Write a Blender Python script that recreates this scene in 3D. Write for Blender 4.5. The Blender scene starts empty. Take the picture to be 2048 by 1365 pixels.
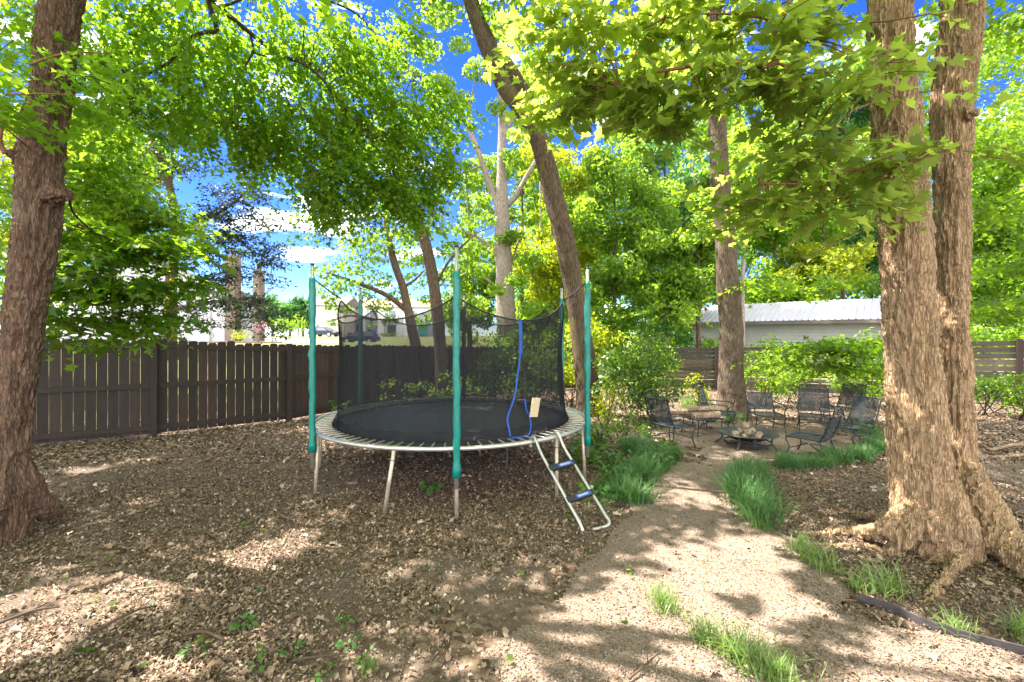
import bpy, math, random
import numpy as np
from mathutils import Vector
random.seed(7)
rng = np.random.default_rng(11)
S = bpy.context.scene
C = S.collection
R = math.radians
F, HC, HY = 900.0, 1.85, 672.0        # focal length in photo pixels, camera height, horizon row

def P(px, py, Y):
    return np.array([(px-1024)/F*Y, Y, HC-(py-HY)/F*Y])
def G(px, py):
    Y = F*HC/(py-HY)
    return np.array([(px-1024)/F*Y, Y, 0.0])
def ss(a, b, x):
    t = np.clip((x-a)/(b-a), 0, 1); return t*t*(3-2*t)
def unit(v):
    return v/np.maximum(np.linalg.norm(v, axis=-1, keepdims=True), 1e-9)

# ------------------------------------------------------------------ noise
def _h(i, j, k):
    n = (i.astype(np.int64)*374761393 + j.astype(np.int64)*668265263 + k.astype(np.int64)*2147483647) & 0xFFFFFFFF
    n = ((n ^ (n >> 13))*1274126177) & 0xFFFFFFFF
    return ((n ^ (n >> 16)) & 0xFFFF)/65535.0
def vnoise(p):
    p = np.asarray(p, float); b = np.floor(p); f = p-b; f = f*f*(3-2*f)
    i, j, k = b[:, 0], b[:, 1], b[:, 2]; x, y, z = f[:, 0], f[:, 1], f[:, 2]
    r = 0
    for a in (0, 1):
        for c in (0, 1):
            for d in (0, 1):
                r = r + _h(i+a, j+c, k+d)*(x if a else 1-x)*(y if c else 1-y)*(z if d else 1-z)
    return r
def fbm(p, o=3):
    r = 0; a = .5
    for q in range(o):
        r = r + a*vnoise(p*(2**q)+17.3*q); a *= .5
    return r/(1-.5**o)

# ------------------------------------------------------------------ terrain
def gz(x, y):
    x = np.asarray(x, float); y = np.asarray(y, float)
    s = (x+4.8)*(-.55)+(y-9.74)*.83
    left = ss(4, -5, x)
    z = (1.42*ss(3, 14, s)-.62*ss(20, 32, s)+.9*ss(44, 58, s))*left
    z = z+.5*(1-left)*ss(18, 40, y)
    return z

# ------------------------------------------------------------------ mesh helpers
class MB:
    def __init__(s): s.v = []; s.f = []; s.n = 0
    def add(s, v, f):
        s.v.append(np.asarray(v, float).reshape(-1, 3)); s.f += [tuple(int(i)+s.n for i in q) for q in f]; s.n += len(s.v[-1]); return s
    def box(s, c, d, rz=0, ry=0, rx=0):
        c = np.asarray(c, float); h = np.asarray(d, float)/2
        v = np.array([[x, y, z] for x in (-1, 1) for y in (-1, 1) for z in (-1, 1)])*h
        v = rot(v, rx, ry, rz)+c
        return s.add(v, [(0, 1, 3, 2), (4, 6, 7, 5), (0, 4, 5, 1), (2, 3, 7, 6), (0, 2, 6, 4), (1, 5, 7, 3)])
    def tube(s, pts, rad, n=8, cap=True, closed=False, res=None):
        pts = np.asarray(pts, float); m = len(pts)
        rad = np.full(m, rad, float) if np.isscalar(rad) else np.asarray(rad, float)
        if res:
            pts, rad = spline(pts, rad, res); m = len(pts)
        if closed: t = np.roll(pts, -1, 0)-np.roll(pts, 1, 0)
        else: t = np.gradient(pts, axis=0)
        t = unit(t)
        a = np.array([0, 0, 1.]) if abs(t[0][2]) < .9 else np.array([1., 0, 0])
        u = np.cross(t[0], a); u /= np.linalg.norm(u); V = []
        an = np.linspace(0, 2*math.pi, n, endpoint=False)
        for i in range(m):
            u = u-t[i]*u.dot(t[i]); u /= max(np.linalg.norm(u), 1e-9); w = np.cross(t[i], u)
            V.append(pts[i]+rad[i]*(np.cos(an)[:, None]*u+np.sin(an)[:, None]*w))
        fs = []
        for i in range(m if closed else m-1):
            i2 = (i+1) % m
            for j in range(n): fs.append((i*n+j, i*n+(j+1) % n, i2*n+(j+1) % n, i2*n+j))
        if cap and not closed: fs += [tuple(range(n-1, -1, -1)), tuple((m-1)*n+j for j in range(n))]
        return s.add(np.concatenate(V), fs)
    def lathe(s, prof, c=(0, 0, 0), n=32):
        an = np.linspace(0, 2*math.pi, n, endpoint=False); V = []
        for r, z in prof: V.append(np.stack([r*np.cos(an)+c[0], r*np.sin(an)+c[1], np.full(n, z+c[2])], 1))
        fs = [(i*n+j, i*n+(j+1) % n, (i+1)*n+(j+1) % n, (i+1)*n+j) for i in range(len(prof)-1) for j in range(n)]
        return s.add(np.concatenate(V), fs)
    def grid(s, V):
        a, b = V.shape[:2]
        return s.add(V.reshape(-1, 3), [(i*b+j, (i+1)*b+j, (i+1)*b+j+1, i*b+j+1) for i in range(a-1) for j in range(b-1)])
    def mesh(s, name, mat, smooth=True, off=(0, 0, 0)):
        m = bpy.data.meshes.new(name)
        m.from_pydata((np.concatenate(s.v)-np.asarray(off)).tolist(), [], s.f)
        m.materials.append(mat)
        if smooth: m.polygons.foreach_set('use_smooth', [True]*len(m.polygons))
        m.update(); return m
def rot(v, rx=0, ry=0, rz=0):
    v = np.asarray(v, float)
    for ang, (a, b) in ((rx, (1, 2)), (ry, (2, 0)), (rz, (0, 1))):
        if ang:
            c, q = math.cos(ang), math.sin(ang); w = v.copy()
            w[..., a] = v[..., a]*c-v[..., b]*q; w[..., b] = v[..., a]*q+v[..., b]*c; v = w
    return v
def spline(p, r, n):
    p = np.asarray(p, float); q = np.concatenate([[2*p[0]-p[1]], p, [2*p[-1]-p[-2]]]); out = []; ro = []
    for i in range(len(p)-1):
        a, b, c, d = q[i:i+4]
        for k in range(n):
            t = k/n
            out.append(.5*((2*b)+(-a+c)*t+(2*a-5*b+4*c-d)*t*t+(-a+3*b-3*c+d)*t**3)); ro.append(r[i]*(1-t)+r[i+1]*t)
    out.append(p[-1]); ro.append(r[-1]); return np.array(out), np.array(ro)

def tag(o, label=None, cat=None, group=None, kind=None):
    if label: o['label'] = label
    if cat: o['category'] = cat
    if group: o['group'] = group
    if kind: o['kind'] = kind
    return o
def empty(name, loc, label=None, cat=None, group=None, rz=0):
    o = bpy.data.objects.new(name, None); C.objects.link(o); o.location = [float(q) for q in loc]; o.rotation_euler = (0, 0, rz)
    o.empty_display_size = .2
    return tag(o, label, cat, group)
def link(name, mesh, parent=None):
    o = bpy.data.objects.new(name, mesh); C.objects.link(o)
    if parent is not None: o.parent = parent
    return o
def wl(o):
    v = np.zeros(3)
    while o is not None: v = v+np.array(o.location); o = o.parent
    return v
def part(name, mb, mat, parent, smooth=True, label=None, local=False):
    off = (0, 0, 0) if local or parent is None else wl(parent)
    o = link(name, mb.mesh(name, mat, smooth, off), parent)
    if label: o['label'] = label
    return o
def copy_tree(o, parent=None):
    c = o.copy(); C.objects.link(c); c.parent = parent
    for ch in list(o.children): copy_tree(ch, c)
    return c

# ------------------------------------------------------------------ materials
class NT:
    def __init__(s, name):
        s.m = bpy.data.materials.new(name); s.m.use_nodes = True; s.t = s.m.node_tree; s.t.nodes.clear()
        s.out = s.n('ShaderNodeOutputMaterial')
    def n(s, typ, **kw):
        d = s.t.nodes.new(typ)
        for k, v in kw.items():
            if k.startswith('i_'):
                d.inputs[k[2:].replace('_', ' ')].default_value = v
            else: setattr(d, k, v)
        return d
    def l(s, a, b): s.t.links.new(a, b)
    def coord(s, scale=(1, 1, 1), kind='Object'):
        tc = s.n('ShaderNodeTexCoord'); mp = s.n('ShaderNodeMapping'); mp.inputs['Scale'].default_value = scale
        s.l(tc.outputs[kind], mp.inputs['Vector']); return mp.outputs[0]
    def noise(s, vec, scale, detail=4, rough=.6):
        d = s.n('ShaderNodeTexNoise'); d.inputs['Scale'].default_value = scale; d.inputs['Detail'].default_value = detail; d.inputs['Roughness'].default_value = rough
        if vec is not None: s.l(vec, d.inputs['Vector'])
        return d.outputs['Fac']
    def ramp(s, fac, stops, interp='LINEAR'):
        d = s.n('ShaderNodeValToRGB'); d.color_ramp.interpolation = interp; e = d.color_ramp.elements
        while len(e) < len(stops): e.new(.5)
        for q, (p, c) in zip(e, stops): q.position = p; q.color = (*c, 1) if len(c) == 3 else c
        s.l(fac, d.inputs[0]); return d.outputs[0]
    def mix(s, fac, a, b, mode='MIX'):
        d = s.n('ShaderNodeMix', data_type='RGBA', blend_type=mode)
        for q, v in ((d.inputs[0], fac), (d.inputs[6], a), (d.inputs[7], b)):
            if hasattr(v, 'is_linked'): s.l(v, q)
            else: q.default_value = v if not isinstance(v, tuple) else (*v[:3], 1)
        return d.outputs[2]
    def bump(s, h, strength=.5, dist=.02):
        d = s.n('ShaderNodeBump'); d.inputs['Strength'].default_value = strength; d.inputs['Distance'].default_value = dist
        s.l(h, d.inputs['Height']); return d.outputs[0]
    def pbsdf(s, col, rough=.7, metal=0, spec=.3, normal=None):
        d = s.n('ShaderNodeBsdfPrincipled')
        if hasattr(col, 'is_linked'): s.l(col, d.inputs['Base Color'])
        else: d.inputs['Base Color'].default_value = (*col, 1)
        if hasattr(rough, 'is_linked'): s.l(rough, d.inputs['Roughness'])
        else: d.inputs['Roughness'].default_value = rough
        d.inputs['Metallic'].default_value = metal; d.inputs['Specular IOR Level'].default_value = spec
        if normal is not None: s.l(normal, d.inputs['Normal'])
        return d
    def done(s, sh):
        s.l(sh.outputs[0], s.out.inputs[0]); return s.m

def simple(name, col, rough=.6, metal=0, var=.15, scale=12, bump=.1, spec=.4, coordscale=(1, 1, 1)):
    t = NT(name); v = t.coord(coordscale); n = t.noise(v, scale, 5)
    c = t.ramp(n, [(.25, tuple(max(0, q*(1-var)) for q in col)), (.75, tuple(min(1, q*(1+var)) for q in col))])
    rr = t.ramp(n, [(.2, (rough*.85,)*3), (.8, (min(1, rough*1.15),)*3)])
    return t.done(t.pbsdf(c, rr, metal, spec, t.bump(n, bump, .01) if bump else None))

def leafmat(name, dark, mid, light, trans, tf=.45, rough=.45, spec=.35):
    t = NT(name); a = t.n('ShaderNodeAttribute', attribute_name='tint')
    c = t.ramp(a.outputs['Fac'], [(.05, dark), (.5, mid), (.95, light)])
    p = t.pbsdf(c, rough, 0, spec)
    tr = t.n('ShaderNodeBsdfTranslucent'); tc = t.mix(.75, c, trans, 'MIX'); t.l(tc, tr.inputs['Color'])
    mx = t.n('ShaderNodeMixShader'); mx.inputs[0].default_value = tf
    t.l(p.outputs[0], mx.inputs[1]); t.l(tr.outputs[0], mx.inputs[2])
    return t.done(mx)

def barkmat(name, ridge, furrow, patch=None, patch_at=.62, zs=.16, sc=26, bs=.9):
    t = NT(name); v = t.coord((1, 1, zs))
    w = t.noise(t.coord((1, 1, .5)), 7, 4)
    wv = t.n('ShaderNodeVectorMath', operation='MULTIPLY_ADD'); t.l(w, wv.inputs[0]); wv.inputs[1].default_value = (.06, .06, .02); t.l(v, wv.inputs[2])
    n1 = t.noise(wv.outputs[0], sc, 6, .65)
    vo = t.n('ShaderNodeTexVoronoi', feature='DISTANCE_TO_EDGE'); vo.inputs['Scale'].default_value = sc*.9; t.l(wv.outputs[0], vo.inputs['Vector'])
    h = t.n('ShaderNodeMath', operation='MULTIPLY_ADD'); t.l(vo.outputs[0], h.inputs[0]); h.inputs[1].default_value = 1.6; t.l(n1, h.inputs[2])
    c = t.ramp(h.outputs[0], [(.32, furrow), (.62, tuple((a+b)/2 for a, b in zip(ridge, furrow))), (.95, ridge)])
    big = t.noise(t.coord((1, 1, .6)), 3.2, 5)
    if patch: c = t.mix(t.ramp(big, [(patch_at-.06, (0, 0, 0)), (patch_at+.1, (.75,)*3)]), c, patch)
    c = t.mix(.35, c, t.ramp(t.noise(t.coord(), 60, 3), [(.3, (.6,)*3), (.7, (1.3,)*3)]), 'MULTIPLY')
    return t.done(t.pbsdf(c, .9, 0, .15, t.bump(h.outputs[0], bs, .02)))

M = {}
M['maple'] = leafmat('maple leaf', (.035, .085, .008), (.07, .15, .012), (.12, .19, .016), (.38, .62, .03), .62)
M['maple_big'] = leafmat('broad maple leaf', (.075, .13, .025), (.14, .215, .048), (.20, .265, .06), (.58, .70, .09), .66, .5)
M['maple_dark'] = leafmat('dark maple leaf', (.025, .07, .010), (.05, .125, .014), (.11, .17, .016), (.36, .58, .02), .58)
M['oak'] = leafmat('oak leaf', (.035, .09, .010), (.07, .155, .016), (.13, .21, .024), (.38, .58, .03), .58)
M['oak_blue'] = leafmat('cool green leaf', (.025, .085, .025), (.05, .14, .035), (.09, .19, .045), (.16, .40, .06), .45)
M['yellow'] = leafmat('yellow green leaf', (.06, .12, .008), (.13, .19, .012), (.21, .24, .015), (.55, .62, .015), .58)
M['shrub'] = leafmat('shrub leaf', (.02, .065, .008), (.05, .125, .014), (.11, .18, .022), (.22, .36, .02), .4, .35, .5)
M['needle'] = leafmat('pine needle', (.012, .03, .016), (.025, .05, .03), (.05, .08, .04), (.06, .10, .04), .2, .5)
M['pink'] = leafmat('pink blossom', (.25, .05, .12), (.45, .12, .22), (.5, .25, .35), (.5, .2, .3), .3)
M['grassblade'] = leafmat('border grass blade', (.035, .09, .03), (.07, .16, .048), (.13, .22, .065), (.16, .34, .08), .38, .4, .4)
M['grasslight'] = leafmat('light grass blade', (.06, .12, .02), (.14, .22, .05), (.25, .33, .12), (.25, .40, .05), .4, .4, .5)
M['weed'] = leafmat('weed leaf', (.03, .10, .02), (.06, .17, .03), (.10, .22, .04), (.2, .4, .04), .4)
M['bark_left'] = barkmat('dark red brown bark', (.19, .12, .085), (.045, .026, .018), (.26, .22, .19), .70, .16, 50)
M['bark_right'] = barkmat('warm brown bark', (.45, .305, .185), (.11, .062, .034), (.35, .245, .15), .6, .15, 58)
M['bark_lean'] = barkmat('leaning trunk bark', (.145, .10, .075), (.028, .018, .013), (.15, .125, .04), .58, .13, 34, 1.)
M['bark_mid'] = barkmat('grey brown bark', (.165, .12, .088), (.04, .027, .019), (.22, .185, .15), .64, .14, 36, 1.)
M['bark_pale'] = barkmat('pale grey bark', (.33, .275, .235), (.10, .08, .065), (.30, .25, .20), .62)
M['bark_far'] = barkmat('far bark', (.15, .105, .075), (.035, .022, .016), (.10, .07, .05), .6)
M['twig'] = simple('twig bark', (.06, .036, .022), .85, var=.3, scale=30)
M['redtwig'] = simple('reddish branch bark', (.20, .085, .045), .8, var=.3, scale=30)

def fencemat(name, col, sc=(30, 30, 1.5)):
    t = NT(name); v = t.coord(sc); n = t.noise(v, 1.5, 6, .6); b = t.noise(t.coord(), 2.3, 4)
    c = t.ramp(n, [(.25, tuple(q*.62 for q in col)), (.8, tuple(q*1.45 for q in col))])
    c = t.mix(t.ramp(b, [(.55, (0, 0, 0)), (.75, (.45,)*3)]), c, tuple(min(1, q*1.9) for q in col))
    ge = t.n('ShaderNodeNewGeometry'); c = t.mix(1., c, t.ramp(ge.outputs['Random Per Island'], [(0, (.62, .60, .60)), (.5, (1., 1., 1.)), (1, (1.6, 1.5, 1.42))]), 'MULTIPLY')
    return t.done(t.pbsdf(c, .68, 0, .35, t.bump(n, .5, .006)))
M['fence'] = fencemat('dark brown stained wood', (.021, .0125, .010))
M['slat'] = fencemat('weathered dark slats', (.055, .042, .034), (1.5, 1.5, 30))
M['lap'] = simple('pale lavender siding', (.43, .415, .475), .55, var=.05, scale=3, bump=.03)
M['beige'] = simple('beige wall', (.50, .45, .41), .8, var=.06, scale=2)
M['white'] = simple('white trim', (.75, .74, .76), .5, var=.04)
M['shedwall'] = simple('grey shed siding', (.27, .27, .27), .6, var=.1, scale=3)
M['roofmetal'] = simple('ribbed metal roofing', (.36, .355, .42), .45, .1, var=.08, scale=1.5, bump=.05)
M['roofdark'] = simple('dark roof shingles', (.10, .085, .08), .85, var=.3, scale=8)
M['roofred'] = simple('red brown shingles', (.30, .15, .10), .85, var=.3, scale=8)
def brickmat():
    t = NT('chimney brick'); b = t.n('ShaderNodeTexBrick'); b.inputs['Scale'].default_value = 4
    b.inputs['Color1'].default_value = (.20, .13, .11, 1); b.inputs['Color2'].default_value = (.14, .09, .075, 1); b.inputs['Mortar'].default_value = (.24, .20, .19, 1)
    tc = t.n('ShaderNodeTexCoord'); sp = t.n('ShaderNodeSeparateXYZ'); cb = t.n('ShaderNodeCombineXYZ'); ad = t.n('ShaderNodeMath', operation='ADD')
    t.l(tc.outputs['Object'], sp.inputs[0]); t.l(sp.outputs[0], ad.inputs[0]); t.l(sp.outputs[1], ad.inputs[1]); t.l(ad.outputs[0], cb.inputs[0]); t.l(sp.outputs[2], cb.inputs[1]); t.l(cb.outputs[0], b.inputs['Vector'])
    return t.done(t.pbsdf(b.outputs[0], .85))
M['brick'] = brickmat()
M['glass'] = simple('window glass', (.05, .065, .08), .08, 0, var=.1, bump=0, spec=.8)
M['galv'] = simple('galvanised steel', (.52, .50, .47), .42, .75, var=.18, scale=25, bump=.08)
M['rustlegs'] = simple('weathered galvanised leg', (.50, .41, .32), .5, .55, var=.3, scale=14, bump=.1)
M['teal'] = simple('teal foam sleeve', (.0, .165, .138), .34, 0, var=.22, scale=34, bump=.6, spec=.5, coordscale=(1, 1, .8))
M['mat'] = simple('black woven mat', (.010, .014, .021), .55, 0, var=.35, scale=5, bump=.05, spec=.5)
M['cord'] = simple('black cord', (.015, .015, .017), .7)
M['bluestrap'] = simple('blue webbing', (.012, .07, .36), .55, var=.2, scale=30)
M['blueprint'] = simple('blue printed band', (.03, .08, .30), .5, var=.2, scale=50)
M['blacktape'] = simple('black plastic', (.018, .019, .024), .5)
M['tan'] = simple('tan board', (.50, .41, .27), .8, var=.15, scale=4, coordscale=(1, 1, 8))
M['iron'] = simple('black wrought iron', (.03, .034, .038), .42, .3, var=.3, scale=20)
M['rust'] = simple('charcoal steel bowl', (.045, .046, .052), .5, .5, var=.35, scale=12)
M['log'] = barkmat('firewood bark', (.27, .19, .13), (.10, .065, .045), (.38, .30, .22), .55, .5, 20)
M['stone'] = simple('pale fire pit rock', (.24, .18, .13), .9, var=.5, scale=14, bump=.5)
M['edging'] = simple('dark steel edging', (.06, .052, .054), .6, .3, var=.3)
M['asphalt'] = simple('asphalt', (.17, .165, .16), .9, var=.12, scale=20)
M['tyre'] = simple('tyre rubber', (.02, .02, .02), .8)
M['carblue'] = simple('dark blue car paint', (.035, .05, .10), .22, .4, var=.05, bump=0, spec=.6)
M['carblack'] = simple('black car paint', (.02, .024, .04), .22, .4, var=.05, bump=0, spec=.6)
M['lamp'] = simple('lamp lens', (.6, .6, .6), .15, bump=0)
M['teal_wall'] = simple('teal painted boards', (.03, .30, .25), .6)
M['timber'] = simple('weathered timber', (.24, .17, .13), .85, var=.25, scale=10, coordscale=(1, 8, 8))

def netmat(name, op, col):
    t = NT(name); n = t.noise(t.coord((3, 3, .4)), 2.0, 4)
    d = t.n('ShaderNodeBsdfDiffuse'); d.inputs[0].default_value = (*col, 1)
    tr = t.n('ShaderNodeBsdfTransparent'); mx = t.n('ShaderNodeMixShader')
    fac = t.ramp(n, [(.3, (op*.88,)*3), (.7, (min(1, op*1.1),)*3)]); t.l(fac, mx.inputs[0])
    t.l(tr.outputs[0], mx.inputs[1]); t.l(d.outputs[0], mx.inputs[2]); return t.done(mx)
M['net'] = netmat('black mesh netting', .57, (.026, .026, .030))
M['ironmesh'] = netmat('iron mesh panel', .86, (.045, .053, .06))

def groundmat():
    t = NT('leaf litter and soil'); a = t.n('ShaderNodeAttribute', attribute_name='lawn')
    v = t.coord(); vo = t.n('ShaderNodeTexVoronoi'); vo.inputs['Scale'].default_value = 26; t.l(v, vo.inputs['Vector'])
    sp = t.n('ShaderNodeSeparateColor'); t.l(vo.outputs['Color'], sp.inputs[0])
    c1 = t.ramp(sp.outputs[0], [(.0, (.04, .025, .018)), (.35, (.09, .06, .042)), (.7, (.145, .10, .07)), (1, (.21, .155, .115))])
    n = t.noise(v, 1.1, 5); n2 = t.noise(v, 90, 3)
    soil = t.ramp(n2, [(.3, (.07, .052, .041)), (.7, (.15, .115, .092))])
    c = t.mix(t.ramp(n, [(.42, (0, 0, 0)), (.58, (1, 1, 1))]), c1, soil)
    g = t.ramp(t.noise(v, 3, 6), [(.3, (.09, .12, .035)), (.7, (.19, .20, .085))])
    c = t.mix(a.outputs['Fac'], c, g)
    return t.done(t.pbsdf(c, .95, 0, .1, t.bump(sp.outputs[1], .6, .02)))
M['ground'] = groundmat()
def gravelmat():
    t = NT('pea gravel'); v = t.coord(); vo = t.n('ShaderNodeTexVoronoi'); vo.inputs['Scale'].default_value = 120; t.l(v, vo.inputs['Vector'])
    sp = t.n('ShaderNodeSeparateColor'); t.l(vo.outputs['Color'], sp.inputs[0])
    c = t.ramp(sp.outputs[0], [(0, (.115, .08, .062)), (.4, (.182, .133, .104)), (.8, (.23, .175, .143)), (1, (.30, .24, .205))])
    c = t.mix(.5, c, t.ramp(t.noise(v, 1.6, 5), [(.3, (.62, .58, .52)), (.7, (1.15, 1.12, 1.1))]), 'MULTIPLY')
    inv = t.n('ShaderNodeMath', operation='SUBTRACT'); inv.inputs[0].default_value = 1; t.l(vo.outputs['Distance'], inv.inputs[1])
    return t.done(t.pbsdf(c, .9, 0, .2, t.bump(inv.outputs[0], .8, .007)))
M['gravel'] = gravelmat()
def attrmat(name, stops, rough=.85, spec=.2, tf=0):
    t = NT(name); a = t.n('ShaderNodeAttribute', attribute_name='tint'); c = t.ramp(a.outputs['Fac'], stops)
    c = t.mix(.4, c, t.ramp(t.noise(t.coord(), 40, 3), [(.3, (.7,)*3), (.7, (1.25,)*3)]), 'MULTIPLY')
    return t.done(t.pbsdf(c, rough, 0, spec))
M['litter'] = attrmat('dead leaves', [(0, (.045, .028, .02)), (.25, (.12, .077, .051)), (.5, (.20, .137, .093)), (.8, (.29, .21, .152)), (1, (.40, .32, .26))], .75, .3)
M['pebble'] = attrmat('pebbles', [(0, (.07, .047, .037)), (.3, (.16, .117, .092)), (.75, (.23, .175, .145)), (1, (.36, .30, .26))])

# ------------------------------------------------------------------ leaves
MAPLE = [(0, 0), (.13, -.07), (.43, -.03), (.31, .13), (.60, .36), (.36, .38), (.40, .53), (.19, .48), (0, .98)]
MAPLE = np.array(MAPLE+[(-x, y) for x, y in MAPLE[-2:0:-1]])
STAR = [(0, 0), (.40, -.02), (.27, .16), (.56, .42), (.23, .46), (0, .96)]
STAR = np.array(STAR+[(-x, y) for x, y in STAR[-2:0:-1]])
OVAL = np.array([(0, 0), (.26, .25), (.28, .6), (0, 1), (-.28, .6), (-.26, .25)])
DIAM = np.array([(0, 0), (.32, .45), (0, 1), (-.32, .45)])
DEAD = np.array([(0, 0), (.30, .12), (.22, .4), (.38, .62), (.12, .72), (0, 1), (-.2, .75), (-.34, .5), (-.2, .3), (-.28, .1)])
DEAD6 = np.array([(0, 0), (.3, .3), (.22, .75), (0, 1), (-.3, .65), (-.24, .2)])

def poly_object(name, V, k, mat, parent, tint, kind=None, smooth=False, faces=None):
    """V (n,k,3): n pieces of k corners each; faces: list of index tuples within a piece (default one polygon)."""
    n = len(V); off = wl(parent) if parent is not None else np.zeros(3)
    m = bpy.data.meshes.new(name)
    m.vertices.add(n*k); m.vertices.foreach_set('co', (V-off).astype(np.float32).ravel())
    if faces is None: faces = [tuple(range(k))]
    flat = np.array([i for f in faces for i in f]); tot = np.array([len(f) for f in faces])
    idx = (np.arange(n)[:, None]*k+flat[None]).ravel().astype(np.int32)
    tt = np.tile(tot, n).astype(np.int32); st = np.concatenate([[0], np.cumsum(tt)[:-1]]).astype(np.int32)
    m.loops.add(len(idx)); m.loops.foreach_set('vertex_index', idx)
    m.polygons.add(len(tt)); m.polygons.foreach_set('loop_start', st); m.polygons.foreach_set('loop_total', tt)
    if smooth: m.polygons.foreach_set('use_smooth', np.ones(len(tt), bool))
    a = m.attributes.new('tint', 'FLOAT', 'FACE'); a.data.foreach_set('value', np.repeat(tint, len(faces)).astype(np.float32))
    m.materials.append(mat); m.update(calc_edges=True)
    return link(name, m, parent)

def leaf_verts(P_, T, N, Sz, tpl, cup=.38, curl=.4):
    T = unit(T); N = unit(N-T*np.sum(N*T, 1, keepdims=True)); B = np.cross(N, T)
    x, y = tpl[:, 0], tpl[:, 1]
    cu = (cup*(.5+rng.random(len(P_))))[:, None]; cl = (curl*(rng.random(len(P_))*1.6-.3))[:, None]
    z = cu*np.abs(x)[None]-cl*(y**2)[None]
    return P_[:, None]+Sz[:, None, None]*(x[None, :, None]*B[:, None]+y[None, :, None]*T[:, None]+z[..., None]*N[:, None])

def ball(n):
    v = unit(rng.normal(size=(n, 3))); return v*(rng.random((n, 1))**(1/2.6))

# ------- where sun reaches the ground (photo pixels on the ground plane): gaps left in the canopy
SUN = unit(np.array([-.50, .16, .85]))
LIT = [
 [(-60, 1400), (-60, 1300), (150, 1195), (290, 1150), (430, 1118), (560, 1062), (640, 1072), (590, 1125), (430, 1190), (250, 1270), (90, 1340), (20, 1400)],
 [(-60, 1215), (60, 1182), (210, 1158), (190, 1185), (40, 1222), (-60, 1250)],
 [(1235, 1120), (1330, 1090), (1420, 1076), (1540, 1066), (1620, 1100), (1700, 1150), (1790, 1205), (1740, 1215), (1690, 1265), (1600, 1290), (1560, 1400), (1060, 1400), (930, 1330), (985, 1270), (1110, 1225), (1180, 1190)],
 [(735, 1150), (780, 1128), (835, 1130), (830, 1146), (770, 1160)],
 [(1830, 1240), (1960, 1215), (2100, 1190), (2100, 1420), (1740, 1420), (1720, 1330)],
 [(1620, 1140), (1760, 1140), (1850, 1180), (1940, 1200), (1830, 1230), (1700, 1190)],
 [(590, 1005), (630, 985), (665, 1000), (650, 1020), (605, 1022)],
 [(100, 945), (260, 925), (420, 905), (440, 915), (300, 938), (130, 955)],
 [(1470, 905), (1540, 898), (1545, 914), (1480, 918)],
 [(1120, 985), (1180, 978), (1190, 995), (1130, 1000)],
 [(300, 1330), (380, 1305), (450, 1320), (400, 1400), (300, 1400)],
]
def inpoly(x, y, poly):
    r = np.zeros(len(x), bool); n = len(poly)
    for i in range(n):
        x1, y1 = poly[i]; x2, y2 = poly[(i+1) % n]
        if y1 == y2: continue
        c = (y1 > y) != (y2 > y)
        r ^= c & (x < (x2-x1)*(y-y1)/(y2-y1)+x1)
    return r
def lit_ground(gx, gy):
    y = np.maximum(gy, .35); q = np.stack([gx*1.7, gy*1.7, gx*0], 1)
    jx = (fbm(q+5, 3)-.5)*110; jy = (fbm(q+31, 3)-.5)*42
    px = 1024+F*gx/y+jx*np.minimum(1, 4/y); py = HY+F*HC/y+jy*np.minimum(1, 4/y)
    r = np.zeros(len(gx), bool)
    for p in LIT: r |= inpoly(px, py, p)
    hole = fbm(q*1.5+77, 3) > .71       # islands of shade inside the lit areas
    return r & ~hole & (gy > .4)
def sunmask(Pp, keep=.0):
    g = Pp-SUN*(Pp[:, 2:3]/SUN[2])
    return ~(lit_ground(g[:, 0], g[:, 1]) & (rng.random(len(Pp)) > keep))

def sprays(clusters, L, per, size, droop=.25, spread=.9, nrm=.35, frm=None):
    """clusters: list of (centre, radii, count). Leaves sit in flat layered sprays along twigs."""
    Pp, T, N, Sz, ti, twigs = [], [], [], [], [], []
    up = np.array([0, 0, 1.])
    for c, r, n in clusters:
        o = np.asarray(c)+ball(n)*np.asarray(r)
        a = rng.random(n)*2*math.pi; d = np.stack([np.cos(a), np.sin(a), -.12+.25*rng.normal(size=n)*.5], 1)
        if frm is not None:
            w = o-np.asarray(frm); w[:, 2] *= .3; d = d*.8+unit(w)*.9
        d = unit(d); ln = L*(.6+.8*rng.random(n)); nt = np.clip(rng.normal(.5, .22, n), 0, 1)
        pn = unit(up+rng.normal(size=(n, 3))*.28)
        lat = unit(np.cross(d, pn))
        for j in range(per):
            t = (j+rng.random(n))/per; sgn = 1 if j % 2 else -1
            pos = o+d*(ln*t)[:, None]; pos[:, 2] -= droop*ln*t*t
            off = lat*(sgn*spread*size*(.3+.9*rng.random(n)))[:, None]
            Pp.append(pos+off*.6+rng.normal(size=(n, 3))*size*.15)
            tt = d*.6+lat*(sgn*(.3+.9*rng.random(n)))[:, None]; tt[:, 2] -= .25*rng.random(n)
            T.append(tt+rng.normal(size=(n, 3))*.15); N.append(pn+rng.normal(size=(n, 3))*nrm)
            Sz.append(size*(.45+.9*rng.random(n))); ti.append(np.clip(nt+rng.normal(0, .16, n), 0, 1))
        for i in range(n):
            q = o[i]+d[i]*ln[i]*np.array([[0], [.5], [1.]]); q[1, 2] -= droop*ln[i]*.25; q[2, 2] -= droop*ln[i]; twigs.append(q)
    return [np.concatenate(Pp), np.concatenate(T), np.concatenate(N), np.concatenate(Sz), np.concatenate(ti)], twigs
def crown(parent, data, tpl, mat, mask=False, name='crown', cup=.38, curl=.4):
    Pp, T, N, Sz, ti = data
    if mask:
        k = sunmask(Pp); Pp, T, N, Sz, ti = (q[k] for q in (Pp, T, N, Sz, ti))
    return poly_object(name, leaf_verts(Pp, T, N, Sz, tpl, cup, curl), len(tpl), mat, parent, ti)
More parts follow.
